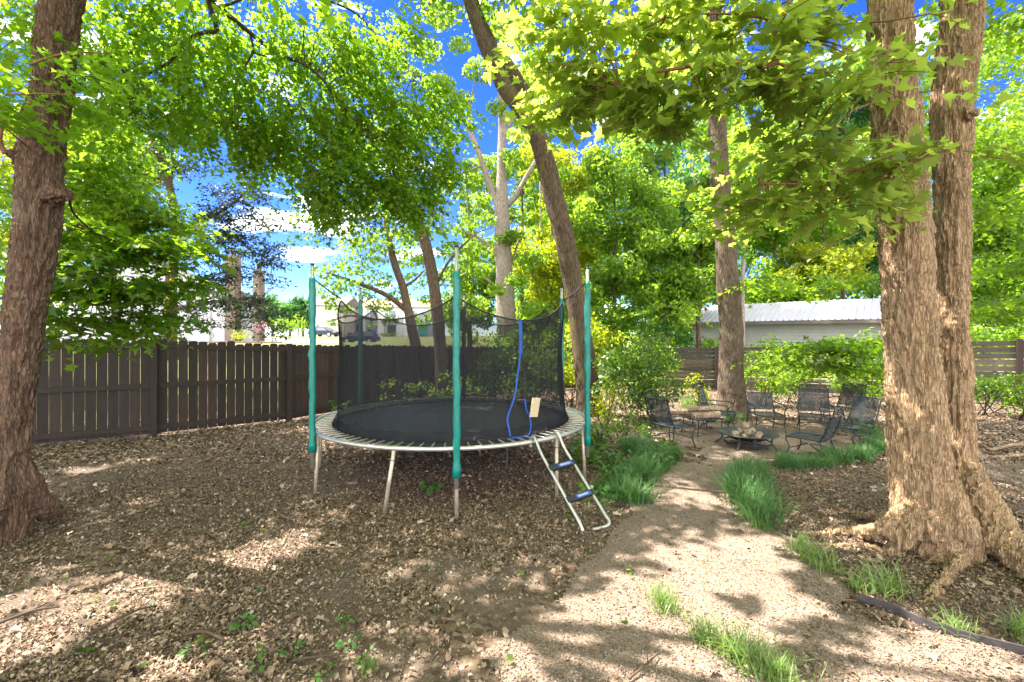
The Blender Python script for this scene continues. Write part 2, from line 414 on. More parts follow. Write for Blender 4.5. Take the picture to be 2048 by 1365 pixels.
def cat(*ds): return [np.concatenate(q) for q in zip(*ds)]
def twig_mb(mb, twigs, limbs, r=.004, every=1, maxd=1.6):
    """thin twigs, each led back to the nearest point of the limbs"""
    lp = np.concatenate(limbs) if limbs else None
    for i, q in enumerate(twigs):
        if i % every: continue
        pts = list(q); rad = [r*1.1, r*.8, r*.5]
        if lp is not None:
            d = np.linalg.norm(lp-q[0], axis=1)+.6*np.maximum(0, lp[:, 2]-q[0][2]-.3); j = int(d.argmin())
            if np.linalg.norm(lp[j]-q[0]) < maxd:
                m = (lp[j]+q[0])/2; m[2] += .08*np.linalg.norm(lp[j]-q[0])
                pts = [lp[j], m+rng.normal(size=3)*.03]+pts; rad = [r*2.2, r*1.6]+rad
        mb.tube(pts, rad, 4, cap=False)
def lobes_crown(lobes, per, size, flat=.55, nrm=.6):
    """crowns seen from afar: leaves in lobes, denser on each lobe's skin"""
    Pp, N, T, Sz, ti = [], [], [], [], []
    for c, r in lobes:
        r = np.asarray(r, float)*np.ones(3); n = max(8, int(per*(r[0]*r[1])))
        v = unit(rng.normal(size=(n, 3))); q = v*(.35+.65*rng.random((n, 1))**.6)
        q[:, 2] *= flat if r[0] == r[2] else 1
        Pp.append(np.asarray(c)+q*r); N.append(v*.5+np.array([0, 0, .7])+rng.normal(size=(n, 3))*nrm)
        t = rng.normal(size=(n, 3)); t[:, 2] -= .5; T.append(t); Sz.append(size*(.6+.8*rng.random(n)))
        ti.append(np.clip(rng.normal(.28+.44*rng.random(), .18, n), 0, 1))
    return [np.concatenate(Pp), np.concatenate(T), np.concatenate(N), np.concatenate(Sz), np.concatenate(ti)]

# ------------------------------------------------------------------ trunks
def remesh_trunk(name, mb, mat, parent, voxel=.02, amp=.016, smooth=4, freq=22, zs=.16):
    tmp = mb.mesh('tmp', mat); o = bpy.data.objects.new('tmp', tmp); C.objects.link(o)
    md = o.modifiers.new('r', 'REMESH'); md.mode = 'VOXEL'; md.voxel_size = voxel
    dg = bpy.context.evaluated_depsgraph_get(); m = bpy.data.meshes.new_from_object(o.evaluated_get(dg))
    bpy.data.objects.remove(o)
    n = len(m.vertices); co = np.empty(n*3, np.float32); m.vertices.foreach_get('co', co); co = co.reshape(-1, 3).astype(float)
    e = np.empty(len(m.edges)*2, np.int32); m.edges.foreach_get('vertices', e); e = e.reshape(-1, 2)
    deg = np.bincount(e.ravel(), minlength=n)[:, None]
    for _ in range(smooth):
        acc = np.zeros_like(co); np.add.at(acc, e[:, 0], co[e[:, 1]]); np.add.at(acc, e[:, 1], co[e[:, 0]]); co = co*.4+.6*acc/np.maximum(deg, 1)
    m.vertices.foreach_set('co', co.astype(np.float32).ravel()); m.update()
    nr = np.empty(n*3, np.float32); m.vertices.foreach_get('normal', nr); nr = nr.reshape(-1, 3)
    w = fbm(co*np.array([6, 6, 3]), 2)[:, None]*.05
    q = (co+w)*np.array([freq, freq, freq*zs]); rd = .72*(1-5*np.abs(fbm(q*.62, 2)-.5))+.28*(1-4*np.abs(vnoise((co+w)*np.array([freq, freq, freq*.3])*1.7)-.5))
    lump = fbm(co*np.array([5, 5, 2.2]), 3)-.5
    co = co+nr*(amp*(np.clip(rd, 0, 1)-.75)+.05*lump)[:, None]
    co -= wl(parent)
    m.vertices.foreach_set('co', co.astype(np.float32).ravel()); m.materials.clear(); m.materials.append(mat)
    m.polygons.foreach_set('use_smooth', np.ones(len(m.polygons), bool)); m.update()
    m.name = name
    return link(name, m, parent)
def bark_tube(mb, pts, rad, n=40, res=16, amp=.03, flare=0, roots=5, ph=0.):
    pts, rad = spline(pts, np.asarray(rad, float), res); k0 = mb.n
    mb.tube(pts, rad, n); V = mb.v[-1]; m = len(pts)
    c = np.repeat(pts, n, 0); d = V-c; an = np.tile(np.linspace(0, 2*math.pi, n, endpoint=False), m)
    q = V*np.array([14, 14, 2.6]); rd = 1-np.abs(fbm(q*1.6, 3)-.5)*5; lump = fbm(V*np.array([3, 3, 1.3])+9, 2)-.5
    sc = 1+amp*2*(np.clip(rd, 0, 1)-.5)+.22*lump
    if flare:
        z = c[:, 2]-pts[0][2]; sc *= 1+flare*np.exp(-z/.22)*(.55+.45*np.cos(an*roots+ph))
    mb.v[-1] = c+d*sc[:, None]
    return pts

def tree_far(name, label, cat_, base, h, tr, lobes, leafsize, mat, bark, per=260, lean=(0, 0), group=None, tpl=DIAM, trunkpts=None, limbs=8, flat=.55):
    b = np.array([base[0], base[1], float(gz(base[0], base[1])) if len(base) < 3 else base[2]])
    e = empty(name, b, label, cat_, group); mb = MB()
    if trunkpts is None:
        trunkpts = [b+np.array([0, 0, -.2]), b+np.array([lean[0]*.3, lean[1]*.3, h*.35]), b+np.array([lean[0]*.6+.1, lean[1]*.6, h*.65]), b+np.array([lean[0], lean[1], h*.95])]
    k = len(trunkpts); pts = bark_tube(mb, trunkpts, np.linspace(tr, tr*.3, k), 14, 8, .05, .5)
    for i in rng.permutation(len(lobes))[:limbs]:
        c = np.asarray(lobes[i][0]); d = np.linalg.norm(pts-c, axis=1)+1.3*np.maximum(0, pts[:, 2]-c[2]+.4); j = int(d.argmin()); m = (pts[j]+c)/2; m[2] -= .1*np.linalg.norm(pts[j]-c)
        rr = tr*.32; mb.tube([pts[j], m+rng.normal(size=3)*.15, c], [rr, rr*.55, rr*.15], 6, res=5)
    part('trunk', mb, bark, e)
    crown(e, lobes_crown(lobes, per, leafsize, flat), tpl, mat)
    return e
def auto_lobes(c, r, n, lr, seed_bias=.0):
    v = ball(n); c = np.asarray(c); r = np.asarray(r)
    return [(c+v[i]*r, lr*(.6+.8*rng.random())) for i in range(n)]

# ================================================================== camera, sun, sky
cam = bpy.data.cameras.new('camera'); co = bpy.data.objects.new('camera', cam); C.objects.link(co)
cam.sensor_width = 36; cam.lens = 36*F/2048; cam.shift_y = -(682.5-HY)/2048; cam.clip_end = 2000; cam.clip_start = .05
co.location = (0, 0, HC); co.rotation_euler = (R(90), 0, 0); S.camera = co
sl = bpy.data.lights.new('sun', 'SUN'); sl.energy = 3.5; sl.angle = R(.55); sl.color = (1, .93, .82)
so = bpy.data.objects.new('sun', sl); C.objects.link(so); so.rotation_euler = Vector(SUN).to_track_quat('Z', 'Y').to_euler()
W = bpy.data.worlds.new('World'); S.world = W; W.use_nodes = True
wt = W.node_tree; wt.nodes.clear(); wn = wt.nodes.new; wk = wt.links.new
sky = wn('ShaderNodeTexSky'); sky.sky_type = 'NISHITA'; sky.sun_disc = False
sky.sun_elevation = math.asin(SUN[2]); sky.sun_rotation = math.atan2(SUN[0], SUN[1]); sky.altitude = 3500; sky.air_density = 1.0; sky.dust_density = .1; sky.ozone_density = 3.0
hs = wn('ShaderNodeHueSaturation'); hs.inputs['Saturation'].default_value = 1.3; hs.inputs['Hue'].default_value = .52; wk(sky.outputs[0], hs.inputs['Color'])
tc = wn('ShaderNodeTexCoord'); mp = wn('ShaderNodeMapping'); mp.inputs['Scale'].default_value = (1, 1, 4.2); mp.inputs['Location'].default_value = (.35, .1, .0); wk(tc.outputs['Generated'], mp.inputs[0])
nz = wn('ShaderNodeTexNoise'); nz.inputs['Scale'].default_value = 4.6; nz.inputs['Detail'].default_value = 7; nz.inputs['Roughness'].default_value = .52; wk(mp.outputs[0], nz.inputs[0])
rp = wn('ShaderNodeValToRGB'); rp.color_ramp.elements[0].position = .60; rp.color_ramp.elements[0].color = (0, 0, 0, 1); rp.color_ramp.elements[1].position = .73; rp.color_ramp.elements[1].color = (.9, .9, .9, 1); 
sx_ = wn('ShaderNodeSeparateXYZ'); wk(tc.outputs['Generated'], sx_.inputs[0])          # extra unseen cloud, added overhead and behind as neutral fill for the shaded yard
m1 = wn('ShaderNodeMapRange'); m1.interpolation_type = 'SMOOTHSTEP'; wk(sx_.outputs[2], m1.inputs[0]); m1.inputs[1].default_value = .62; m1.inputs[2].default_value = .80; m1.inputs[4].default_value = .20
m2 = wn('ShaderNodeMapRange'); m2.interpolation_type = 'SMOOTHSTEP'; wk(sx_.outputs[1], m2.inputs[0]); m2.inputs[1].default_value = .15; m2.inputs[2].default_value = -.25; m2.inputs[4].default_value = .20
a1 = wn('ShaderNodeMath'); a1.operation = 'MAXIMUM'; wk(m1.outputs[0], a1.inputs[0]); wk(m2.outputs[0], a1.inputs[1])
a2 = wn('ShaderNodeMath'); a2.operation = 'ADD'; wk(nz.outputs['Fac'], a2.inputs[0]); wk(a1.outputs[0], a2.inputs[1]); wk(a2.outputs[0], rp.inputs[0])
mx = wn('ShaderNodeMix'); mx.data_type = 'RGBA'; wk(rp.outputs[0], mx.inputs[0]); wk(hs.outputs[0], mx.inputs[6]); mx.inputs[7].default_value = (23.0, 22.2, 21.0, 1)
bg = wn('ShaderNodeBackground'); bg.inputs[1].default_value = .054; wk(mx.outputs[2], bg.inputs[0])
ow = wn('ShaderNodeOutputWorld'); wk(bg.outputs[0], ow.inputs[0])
S.view_settings.view_transform = 'Standard'; S.view_settings.look = 'None'; S.view_settings.gamma = 1; S.view_settings.use_curve_mapping = False
S.view_settings.exposure = 2.9
S.cycles.max_bounces = 10; S.cycles.diffuse_bounces = 7; S.cycles.glossy_bounces = 2; S.cycles.transmission_bounces = 7; S.cycles.transparent_max_bounces = 20
S.cycles.use_denoising = True; S.cycles.caustics_reflective = False; S.cycles.caustics_refractive = False

# ================================================================== ground
def axis(lo, hi, near, k):
    v = [0.]; s = near
    while v[-1] < hi: v.append(v[-1]+s); s *= k
    w = [0.]; s = near
    while w[-1] > lo: w.append(w[-1]-s); s *= k
    return np.array(w[:0:-1]+v)
gx = axis(-420, 420, .35, 1.035); gy = axis(-40, 600, .35, 1.03)
XX, YY = np.meshgrid(gx, gy, indexing='ij'); ZZ = gz(XX, YY)
mb = MB().grid(np.stack([XX, YY, ZZ], -1)); gm = mb.mesh('ground', M['ground'])
for p in gm.polygons[:1]:
    pass
s_ = (XX+4.8)*(-.55)+(YY-9.74)*.83
lawn = np.maximum(ss(2.2, 4, s_)*ss(-1, -4, XX), ss(15.5, 18, YY)).ravel()
a = gm.attributes.new('lawn', 'FLOAT', 'POINT'); a.data.foreach_set('value', lawn.astype(np.float32))
if gm.polygons[0].normal.z < 0: gm.flip_normals()
tag(link('ground', gm), 'brown leaf littered soil of the yard rising to lawn beyond the fence', 'ground', kind='structure')

# gravel path with a round seating area
PATH = [(880, 1500), (960, 1300), (1110, 1215), (1200, 1130), (1228, 1050), (1268, 1000), (1330, 945), (1400, 905), (1310, 888), (1300, 868), (1360, 848), (1480, 838), (1640, 842), (1740, 862), (1740, 890), (1640, 922), (1500, 935), (1475, 945), (1478, 990), (1530, 1058), (1640, 1135), (1720, 1215), (1850, 1270), (2060, 1330), (2300, 1400), (2300, 1500)]
def on_path(x, y, jit=0):
    yy = np.maximum(y, .3); px = 1024+F*x/yy; py = HY+F*HC/yy
    if jit:
        q = np.stack([x*3, y*3, x*0], 1); px = px+(fbm(q, 2)-.5)*jit*3.2/yy*3; py = py+(fbm(q+9, 2)-.5)*jit
    return inpoly(px, py, PATH) & (y > .3)
c_ = .03; ax = np.arange(-1.2, 8, c_); ay = np.arange(1.3, 10.2, c_)
AX, AY = np.meshgrid(ax, ay, indexing='ij'); cx, cy = AX[:-1, :-1]+c_/2, AY[:-1, :-1]+c_/2
ok = on_path(cx.ravel(), cy.ravel(), 60).reshape(cx.shape)
vz = .006+.010*(fbm(np.stack([AX.ravel()*2.2, AY.ravel()*2.2, AX.ravel()*0], 1), 3)).reshape(AX.shape)
mb = MB(); nb = len(ay); mb.add(np.stack([AX, AY, vz], -1), [(i*nb+j, (i+1)*nb+j, (i+1)*nb+j+1, i*nb+j+1) for i, j in zip(*np.nonzero(ok))])
tag(link('gravel_path', mb.mesh('gravel_path', M['gravel'])), 'pale pea gravel path widening to a round seating area', 'path', kind='structure')

# loose pebbles
n = 80000; yy = 1.9+6.2*rng.random(n)**1.7; xx = (rng.random(n)*2.4-1.1)*yy; k = on_path(xx, yy, 60); xx, yy = xx[k], yy[k]; n = len(xx)
oct_ = np.array([[1, 0, 0], [0, 1, 0], [-1, 0, 0], [0, -1, 0], [0, 0, .7], [0, 0, -.7]])
sz = (.003+.0055*rng.random(n)**2)[:, None, None]*(.7+.6*rng.random((n, 6, 1)))
th = rng.random(n)*6.28; ox = oct_[None]*np.ones((n, 1, 1)); ox = np.stack([ox[..., 0]*np.cos(th)[:, None]-ox[..., 1]*np.sin(th)[:, None], ox[..., 0]*np.sin(th)[:, None]+ox[..., 1]*np.cos(th)[:, None], ox[..., 2]], -1)
V = np.stack([xx, yy, np.full(n, .016)], 1)[:, None]+ox*sz
o = poly_object('gravel', V, 6, M['pebble'], None, np.clip(rng.normal(.5, .25, n), 0, 1), faces=[(0, 1, 4), (1, 2, 4), (2, 3, 4), (3, 0, 4), (1, 0, 5), (2, 1, 5), (3, 2, 5), (0, 3, 5)])
tag(o, 'loose pale pebbles scattered over the gravel path', 'gravel', kind='stuff')

# fallen leaves: dense over the yard, thinner on the path and on the worn soil in front
def litter(n, ylo, yhi, pw, smin, smax, tpl):
    yy = ylo+(yhi-ylo)*rng.random(n)**pw; xx = (rng.random(n)*3.2-1.6)*np.maximum(yy, 2.4)
    op = on_path(xx, yy, 90); q = np.stack([xx*.9, yy*.9, xx*0], 1); d = fbm(q+3, 3)
    # the front centre is bare soil with scattered bits
    px = 1024+F*xx/yy; py = HY+F*HC/yy
    bare = ss(480, 760, px)*ss(1130, 1250, py)*.55+.25*ss(1200, 1330, py)
    keep = rng.random(n) < np.where(op, .06+.12*(d > .57)*(py > 1010), (1-bare)*np.clip((d-.22)*3.2, .25, 1))
    s = (xx+4.8)*(-.55)+(yy-9.74)*.83
    keep &= ~((s > 2.3) & (xx < -1)); xx, yy, op = xx[keep], yy[keep], op[keep]; n = len(xx)
    th = rng.random(n)*6.283; T = np.stack([np.cos(th), np.sin(th), .25*rng.normal(size=n)], 1)
    N = np.array([0, 0, 1.])+rng.normal(size=(n, 3))*.36
    Pp = np.stack([xx, yy, .004+.014*rng.random(n)], 1); Sz = smin+(smax-smin)*rng.random(n)**2.2
    Pp -= unit(T)*Sz[:, None]*.5; Pp[:, 2] = np.maximum(Pp[:, 2], .01)+Sz*.06
    tp_ = tpl*np.array([.85, 1.0]); return leaf_verts(Pp, T, N, Sz, tp_, .9, .9), np.clip(rng.normal(.50, .25, n), 0, 1)
V, t = litter(320000, 2.0, 8.0, 1.25, .009, .036, DEAD)
o = poly_object('leaf_litter', V, len(DEAD), M['litter'], None, t); tag(o, 'dry brown leaves covering the yard close to the camera', 'leaf litter', kind='stuff')
V, t = litter(140000, 6.5, 17, 1.1, .035, .085, DEAD6)
o = poly_object('leaf_litter', V, len(DEAD6), M['litter'], None, t); tag(o, 'dry brown leaves covering the far half of the yard up to the fences', 'leaf litter', kind='stuff')
V, t = litter(6000, 2.0, 9.0, 1.2, .045, .085, DEAD)
o = poly_object('leaf_litter', V, len(DEAD), M['litter'], None, t); tag(o, 'larger whole dead leaves lying on top of the finer litter', 'leaf litter', kind='stuff')
# small debris in the front
V, t = litter(60000, 1.9, 4.6, 1.0, .007, .022, DIAM)
o = poly_object('leaf_litter', V, len(DIAM), M['litter'], None, t); tag(o, 'crumbled leaf bits strewn over the bare soil in front', 'leaf litter', kind='stuff')

# green leaves freshly fallen and seedlings
n = 40; pxs = rng.random(n)*1250+20; pys = 950+rng.random(n)**1.3*410
Pp = np.stack([(pxs-1024)/F*F*HC/(pys-HY), F*HC/(pys-HY), np.full(n, .04)], 1); th = rng.random(n)*6.28
o = poly_object('fallen_leaves', leaf_verts(Pp, np.stack([np.cos(th), np.sin(th), th*0+.1], 1), np.array([0, 0, 1.])+rng.normal(size=(n, 3))*.3, (.03+.04*rng.random(n)), MAPLE), len(MAPLE), M['maple_dark'], None, rng.random(n))
tag(o, 'green maple leaves freshly fallen on the brown litter', 'fallen leaves', kind='stuff')

def weed(px, py, r, label, group=None, n=26, size=.05):
    g = G(px, py); e = empty('weed', g, label, 'weed', group); a = rng.random(n)*6.28; rr = r*np.sqrt(rng.random(n))
    p = g+np.stack([rr*np.cos(a), rr*np.sin(a), .02+rng.random(n)*r*.7], 1); T = np.stack([np.cos(a), np.sin(a), .5*rng.normal(size=n)], 1)
    poly_object('foliage', leaf_verts(p, T, np.array([0, 0, 1.])+rng.normal(size=(n, 3))*.4, size*(.6+.8*rng.random(n)), OVAL), 6, M['weed'], e, rng.random(n))
    mb = MB()
    for i in range(0, n, 3): mb.tube([g+np.array([0, 0, -.01]), p[i]], .002, 3, cap=False)
    part('stem', mb, M['weed'], e)
for px, py in ((480, 1255), (490, 1258), (700, 1300), (735, 1325), (585, 1308), (390, 1308), (650, 1360), (520, 1340), (690, 1250)):
    weed(px, py, .05, 'tiny bright green seedling in the bare soil in front', 'tiny seedlings in the front soil', 12, .035)
for px, py in ((1215, 985), (1238, 968), (1195, 1000), (1222, 945), (1250, 930), (1205, 925), (1265, 960)):
    weed(px, py, .22, 'low leafy seedling growing between the ladder and the border grass', 'low seedlings beside the ladder', 60, .07)
weed(860, 985, .12, 'thin green sprout under the front of the trampoline', None, 22, .08)

# twigs lying about
def stick(px, py, L, ang, r, label, cat_='twig', mat='twig', name='fallen_twig', z=.03):
    g = G(px, py); d = np.array([math.cos(ang), math.sin(ang), .03]); mb = MB(); m = g+rng.normal(size=3)*.02; g[2] = z; m[2] = z+.02
    mb.tube([g-d*L/2, m+rng.normal(size=3)*L*.03, g+d*L/2], [r, r*.9, r*.5], 6, res=5)
    if name == 'fallen_twig': mb.tube([m, m+rot(d, rz=.6)*L*.3], [r*.6, r*.3], 5)
    o = part(name, mb, M[mat], None); tag(o, label, cat_); return o
stick(248, 1248, .35, .95, .009, 'dark twig lying along the sunlit streak')
stick(410, 1285, .30, -.25, .014, 'short thick brown twig on the bare soil')
stick(495, 1180, .26, .9, .006, 'thin dark twig at the right end of the sunlit streak')
stick(295, 1185, .26, .2, .006, 'pale twig at the upper edge of the sunlit streak', mat='timber')
stick(575, 1255, .28, .8, .006, 'dark grey twig on the bare soil beside the sunlit streak')
stick(700, 1235, .30, -.8, .007, 'brown twig on the dirt below the trampoline')
stick(45, 1245, .34, .7, .010, 'crooked twig in the litter below the trunk with dark reddish bark')
stick(1075, 1205, .34, -.9, .006, 'fine twig at the boundary of shade and sunlit gravel')
stick(1285, 1345, .30, .7, .007, 'brown twig at the foot of the sparse gravel grass')
stick(640, 1325, .3, .15, .008, 'greyish twig among tiny seedlings')
stick(1990, 915, 1.5, .03, .035, 'weathered fallen limb lying behind the big double trunk', 'log', 'log', 'fallen_log', .05)
stick(2030, 905, .9, .1, .03, 'second shorter fallen limb touching the one behind the double trunk', 'log', 'log', 'fallen_log', .06)

# ================================================================== grasses
def tuft_mesh(n, h, spread, w, mat, name):
    Vs = []
    a = rng.random(n)*6.283; lean = rng.random(n)**.8; hh = h*(.55+.6*rng.random(n))
    base = np.stack([spread*.28*rng.normal(size=n), spread*.28*rng.normal(size=n), np.zeros(n)], 1)
    d = np.stack([np.cos(a), np.sin(a), a*0], 1); sd = np.stack([-np.sin(a), np.cos(a), a*0], 1)
    rows = []
    for t in (0, .3, .6, .85, 1.):
        p = base+d*(spread*(.15+lean)*t**1.7)[:, None]+np.stack([a*0, a*0, hh*(t-.42*lean*t**2.6)], 1)
        ww = w*(1-t**2.2)*.5+.0006; rows += [p-sd*ww, p+sd*ww]
    V = np.stack(rows, 1)
    o = poly_object(name, V, 10, mat, None, np.clip(rng.normal(.5, .22, n), 0, 1), faces=[(0, 1, 3, 2), (2, 3, 5, 4), (4, 5, 7, 6), (6, 7, 9, 8)])
    m = o.data; bpy.data.objects.remove(o); return m
TD = [tuft_mesh(140, .27, .25, .008, M['grassblade'], 'grass_clump') for _ in range(4)]
TL = [tuft_mesh(42, .20, .18, .006, M['grasslight'], 'grass_clump') for _ in range(3)]
def tufts(px_path, n, jitter, meshes, label, group, smin=.8, smax=1.25, skip=0):
    q = np.array([G(*p) for p in px_path]); d = np.concatenate([[0], np.cumsum(np.linalg.norm(np.diff(q, axis=0), axis=1))])
    for i in range(n):
        t = d[-1]*(i+.5+.5*(rng.random()-.5))/n; p = np.array([np.interp(t, d, q[:, k]) for k in range(3)])+np.append(rng.normal(size=2)*jitter, 0)
        o = link('grass_clump', meshes[int(rng.integers(len(meshes)))]); o.location = p; s = smin+(smax-smin)*rng.random(); o.scale = (s, s, s*(.85+.3*rng.random())); o.rotation_euler = (0, 0, rng.random()*6.28)
        tag(o, label, 'grass clump', group)
tufts([(1268, 1015), (1268, 985), (1290, 950), (1325, 925)], 12, .07, TD, 'dark green grass clump edging the left side of the gravel path', 'grass edging the path beside the ladder')
tufts([(1258, 900), (1280, 905), (1292, 920)], 8, .1, TD, 'dark green grass clump in the bushy mound behind the left path edging', 'grass mound left of the fire pit chairs')
tufts([(1322, 930), (1345, 915)], 4, .06, TD, 'dark green grass clump at the foot of the leftmost chair', 'grass at the foot of the left chair')
tufts([(1515, 1055), (1500, 1010), (1495, 970), (1500, 950)], 15, .08, TD, 'dark green grass clump edging the right side of the gravel path', 'grass edging the path on the side of the double trunk')
tufts([(1545, 940), (1600, 935), (1650, 935), (1700, 920), (1750, 905)], 20, .09, TD, 'dark green grass clump curving around the seating area behind the double trunk', 'grass curving behind the front chair', .65, .95)
tufts([(1755, 905), (1765, 885), (1740, 868), (1715, 858)], 9, .1, TD, 'dark green grass clump between the rocking chair and the double trunk', 'grass beside the double trunk', .7, 1.0)
tufts([(1525, 1070), (1535, 1062)], 2, .03, TL, 'pale yellow green grass clump ending the path edging', 'pale grass at the end of the path edging', .7, .9)
tufts([(1580, 1100), (1612, 1112), (1640, 1135), (1665, 1150)], 5, .02, TL, 'sunlit light green grass clump at the sunny path edge before the roots', 'sunlit grass at the path edge', .8, 1.1)
tufts([(1765, 1195), (1772, 1190)], 2, .03, TL, 'spiky pale grass clump standing by the end of the steel edging', 'spiky grass by the steel edging', 1.1, 1.3)
tufts([(1690, 1168), (1720, 1180)], 2, .03, TL, 'sparse small grass clump between the sunlit edge grass and the spiky clump', 'small grass near the spiky clump', .6, .8)
tufts([(1312, 1195), (1330, 1215), (1340, 1235)], 5, .02, TL, 'sparse pale grass clump alone in the middle of the sunlit gravel', 'grass in the middle of the gravel', .6, .85)
tufts([(1405, 1280), (1450, 1300), (1490, 1330), (1530, 1362), (1580, 1395)], 9, .03, TL, 'straggly green grass clump in the gravel at the bottom edge of the view', 'straggly grass in the front gravel', .8, 1.15)
tufts([(1870, 1255), (1905, 1262)], 2, .03, TL, 'small grass clump behind the steel edging near the big root', 'small grass behind the edging', .6, .75)
tufts([(2035, 1270), (2060, 1280)], 2, .04, TL, 'grass clump at the right edge behind the steel edging', 'grass behind the right end of the edging', .9, 1.1)
tufts([(720, 1340), (735, 1345)], 2, .02, TL, 'tiny grass tuft in the bare soil in front', 'tiny grass tufts in the front soil', .35, .45)
tufts([(1385, 810), (1400, 818), (1420, 812), (1440, 820)], 8, .25, TL, 'bright sunlit grass clump behind the chair with the scrolled crest', 'sunlit grass behind the firewood', 1.2, 1.8)
tufts([(1480, 842), (1500, 838), (1400, 848)], 4, .1, TD, 'small green grass clump at the foot of the middle tree', 'grass at the foot of the middle tree', .6, .9)

mb = MB(); eg = [G(*p) for p in ((1715, 1205), (1780, 1225), (1850, 1256), (1940, 1285), (2050, 1313), (2200, 1345))]
eg = spline(eg, [1]*6, 8)[0]; V = np.stack([eg+np.array([0, 0, -.02]), eg+np.array([0, 0, .055]), eg+np.array([.012, .012, .055]), eg+np.array([.012, .012, -.02])], 1)
mb.grid(V)
tag(part('garden_edging', mb, M['edging'], None, False), 'dark steel edging strip between the gravel and the rooty soil', 'edging')

# ================================================================== fences
def picket_fence(name, label, pts, tops, hid=None):
    """pts: post positions in plan; tops: height of the fence top at each post"""
    e = empty(name, (*pts[0], 0), label, 'fence')
    for i, (x, y) in enumerate(pts):
        mb = MB(); h = tops[i]+.02; ang = math.atan2(pts[min(i+1, len(pts)-1)][1]-pts[max(i-1, 0)][1], pts[min(i+1, len(pts)-1)][0]-pts[max(i-1, 0)][0])
        mb.box((x, y, h/2-.1), (.10, .10, h+.2), ang); part('post', mb, M['fence'], e, False)
    for i in range(len(pts)-1):
        a = np.array(pts[i]); b = np.array(pts[i+1]); d = b-a; L = np.linalg.norm(d); d /= L; nrm = np.array([d[1], -d[0]]); ang = math.atan2(d[1], d[0])
        k = max(3, int(round((L-.10)/.152))); w = (L-.10)/k; mb = MB()
        for q in range(k):
            s = .05+w*(q+.5); c = a+d*s-nrm*.045; top = tops[i]+(tops[i+1]-tops[i])*s/L+.012*rng.normal(); hw = w/2-.002-.0025*rng.random(); th = .008; cc = .028
            out = np.array([(-hw, .05), (hw, .05), (hw, top-cc), (hw-cc, top), (-hw+cc, top), (-hw, top-cc)])
            V = np.concatenate([np.concatenate([c[None]+d*out[:, :1]+nrm*sg*th, out[:, 1:]], 1) for sg in (-1, 1)])
            mb.add(V, [(5, 4, 3, 2, 1, 0), (6, 7, 8, 9, 10, 11)]+[(j, (j+1) % 6, 6+(j+1) % 6, 6+j) for j in range(6)])
        part('picket_panel', mb, M['fence'], e, False)
        for zf in (.16, .93, -1):
            z0 = zf if zf > 0 else tops[i]-.11; z1 = zf if zf > 0 else tops[i+1]-.11; rb = MB()
            c = np.append(a+d*(L/2)-nrm*.012, (z0+z1)/2); rb.box(c, (L-.104, .04, .088), ang, ry=-math.atan2(z1-z0, L)); part('rail', rb, M['fence'], e, False)
    return e
pf = [(-10.2, 6.3), (-8.75, 7.0), (-6.59, 8.28), (-4.81, 9.70), (-3.50, 11.75), (-2.30, 13.8), (.1, 14.9), (2.4, 15.6)]
picket_fence('picket_fence', 'dark brown picket fence with dog eared boards running behind the trampoline', pf, [1.80, 1.79, 1.775, 1.66, 1.60, 1.53, 1.50, 1.48])
def slat_fence(name, label, pts, tops, nsl=10):
    e = empty(name, (*pts[0], 0), label, 'fence')
    for i, (x, y) in enumerate(pts):
        mb = MB().box((x, y, tops[i]/2), (.10, .10, tops[i]+.02), math.atan2(pts[-1][1]-pts[0][1], pts[-1][0]-pts[0][0])); part('post', mb, M['fence'], e, False)
    for i in range(len(pts)-1):
        a = np.array(pts[i]); b = np.array(pts[i+1]); d = b-a; L = np.linalg.norm(d); d /= L; nrm = np.array([d[1], -d[0]]); ang = math.atan2(d[1], d[0]); mb = MB()
        for q in range(nsl):
            f = (q+.5)/nsl; z0 = .08+f*(tops[i]-.1); z1 = .08+f*(tops[i+1]-.1)
            mb.box(np.append(a+d*L/2-nrm*.066, (z0+z1)/2+.006*rng.normal()), (L-.01, .02, (tops[i]-.1)/nsl-.022), ang, ry=-math.atan2(z1-z0, L))
        part('slat_panel', mb, M['slat'], e, False)
slat_fence('slat_fence', 'weathered horizontal slat fence with gaps in front of the metal roofed shed', [(4.6, 15.9), (6.9, 15.2), (8.9, 14.2), (11.1, 13.0), (13.2, 11.7), (15.2, 10.3), (17.4, 8.6)], [1.47, 1.48, 1.53, 1.66, 1.76, 1.8, 1.8])

# ================================================================== trampoline
TC = np.array([-.83, 6.47, 0.]); RR, RM, RZ = 1.87, 1.62, .69
def pol(a, r, z): return TC+np.array([r*math.cos(R(a)), r*math.sin(R(a)), z])
tr = empty('trampoline', TC, 'round trampoline with teal sleeved poles and black safety net', 'trampoline')
ring = [pol(a, RR, RZ) for a in np.linspace(0, 360, 97)[:-1]]
part('frame', MB().tube(ring, .024, 10, closed=True), M['galv'], tr)
mb = MB(); rad = [0, .4, .8, 1.2, 1.5, RM]; an = np.linspace(0, 2*math.pi, 73)
V = np.array([[TC+np.array([r*math.cos(t), r*math.sin(t), RZ-.008-.035*(1-(r/RM)**2)]) for t in an] for r in rad]); mb.grid(V)
part('jumping_mat', mb, M['mat'], tr)
mb = MB(); V = np.array([[TC+np.array([r*math.cos(t), r*math.sin(t), RZ+z]) for t in an] for r, z in ((RM-.05, .004), (RM+.012, .006), (RM+.012, -.03))]); mb.grid(V)
part('mat_hem', mb, M['cord'], tr)
sp_a = np.linspace(0, 360, 89)[:-1]; sm = MB(); x = np.linspace(RM+.005, RR-.01, 5)
sm.tube([(x[0], 0, 0), (x[0]+.02, 0, .004), (x[3]+.02, 0, .004), (x[4], 0, 0)], [.005, .0095, .0095, .005], 6); spm = sm.mesh('spring', M['galv'])
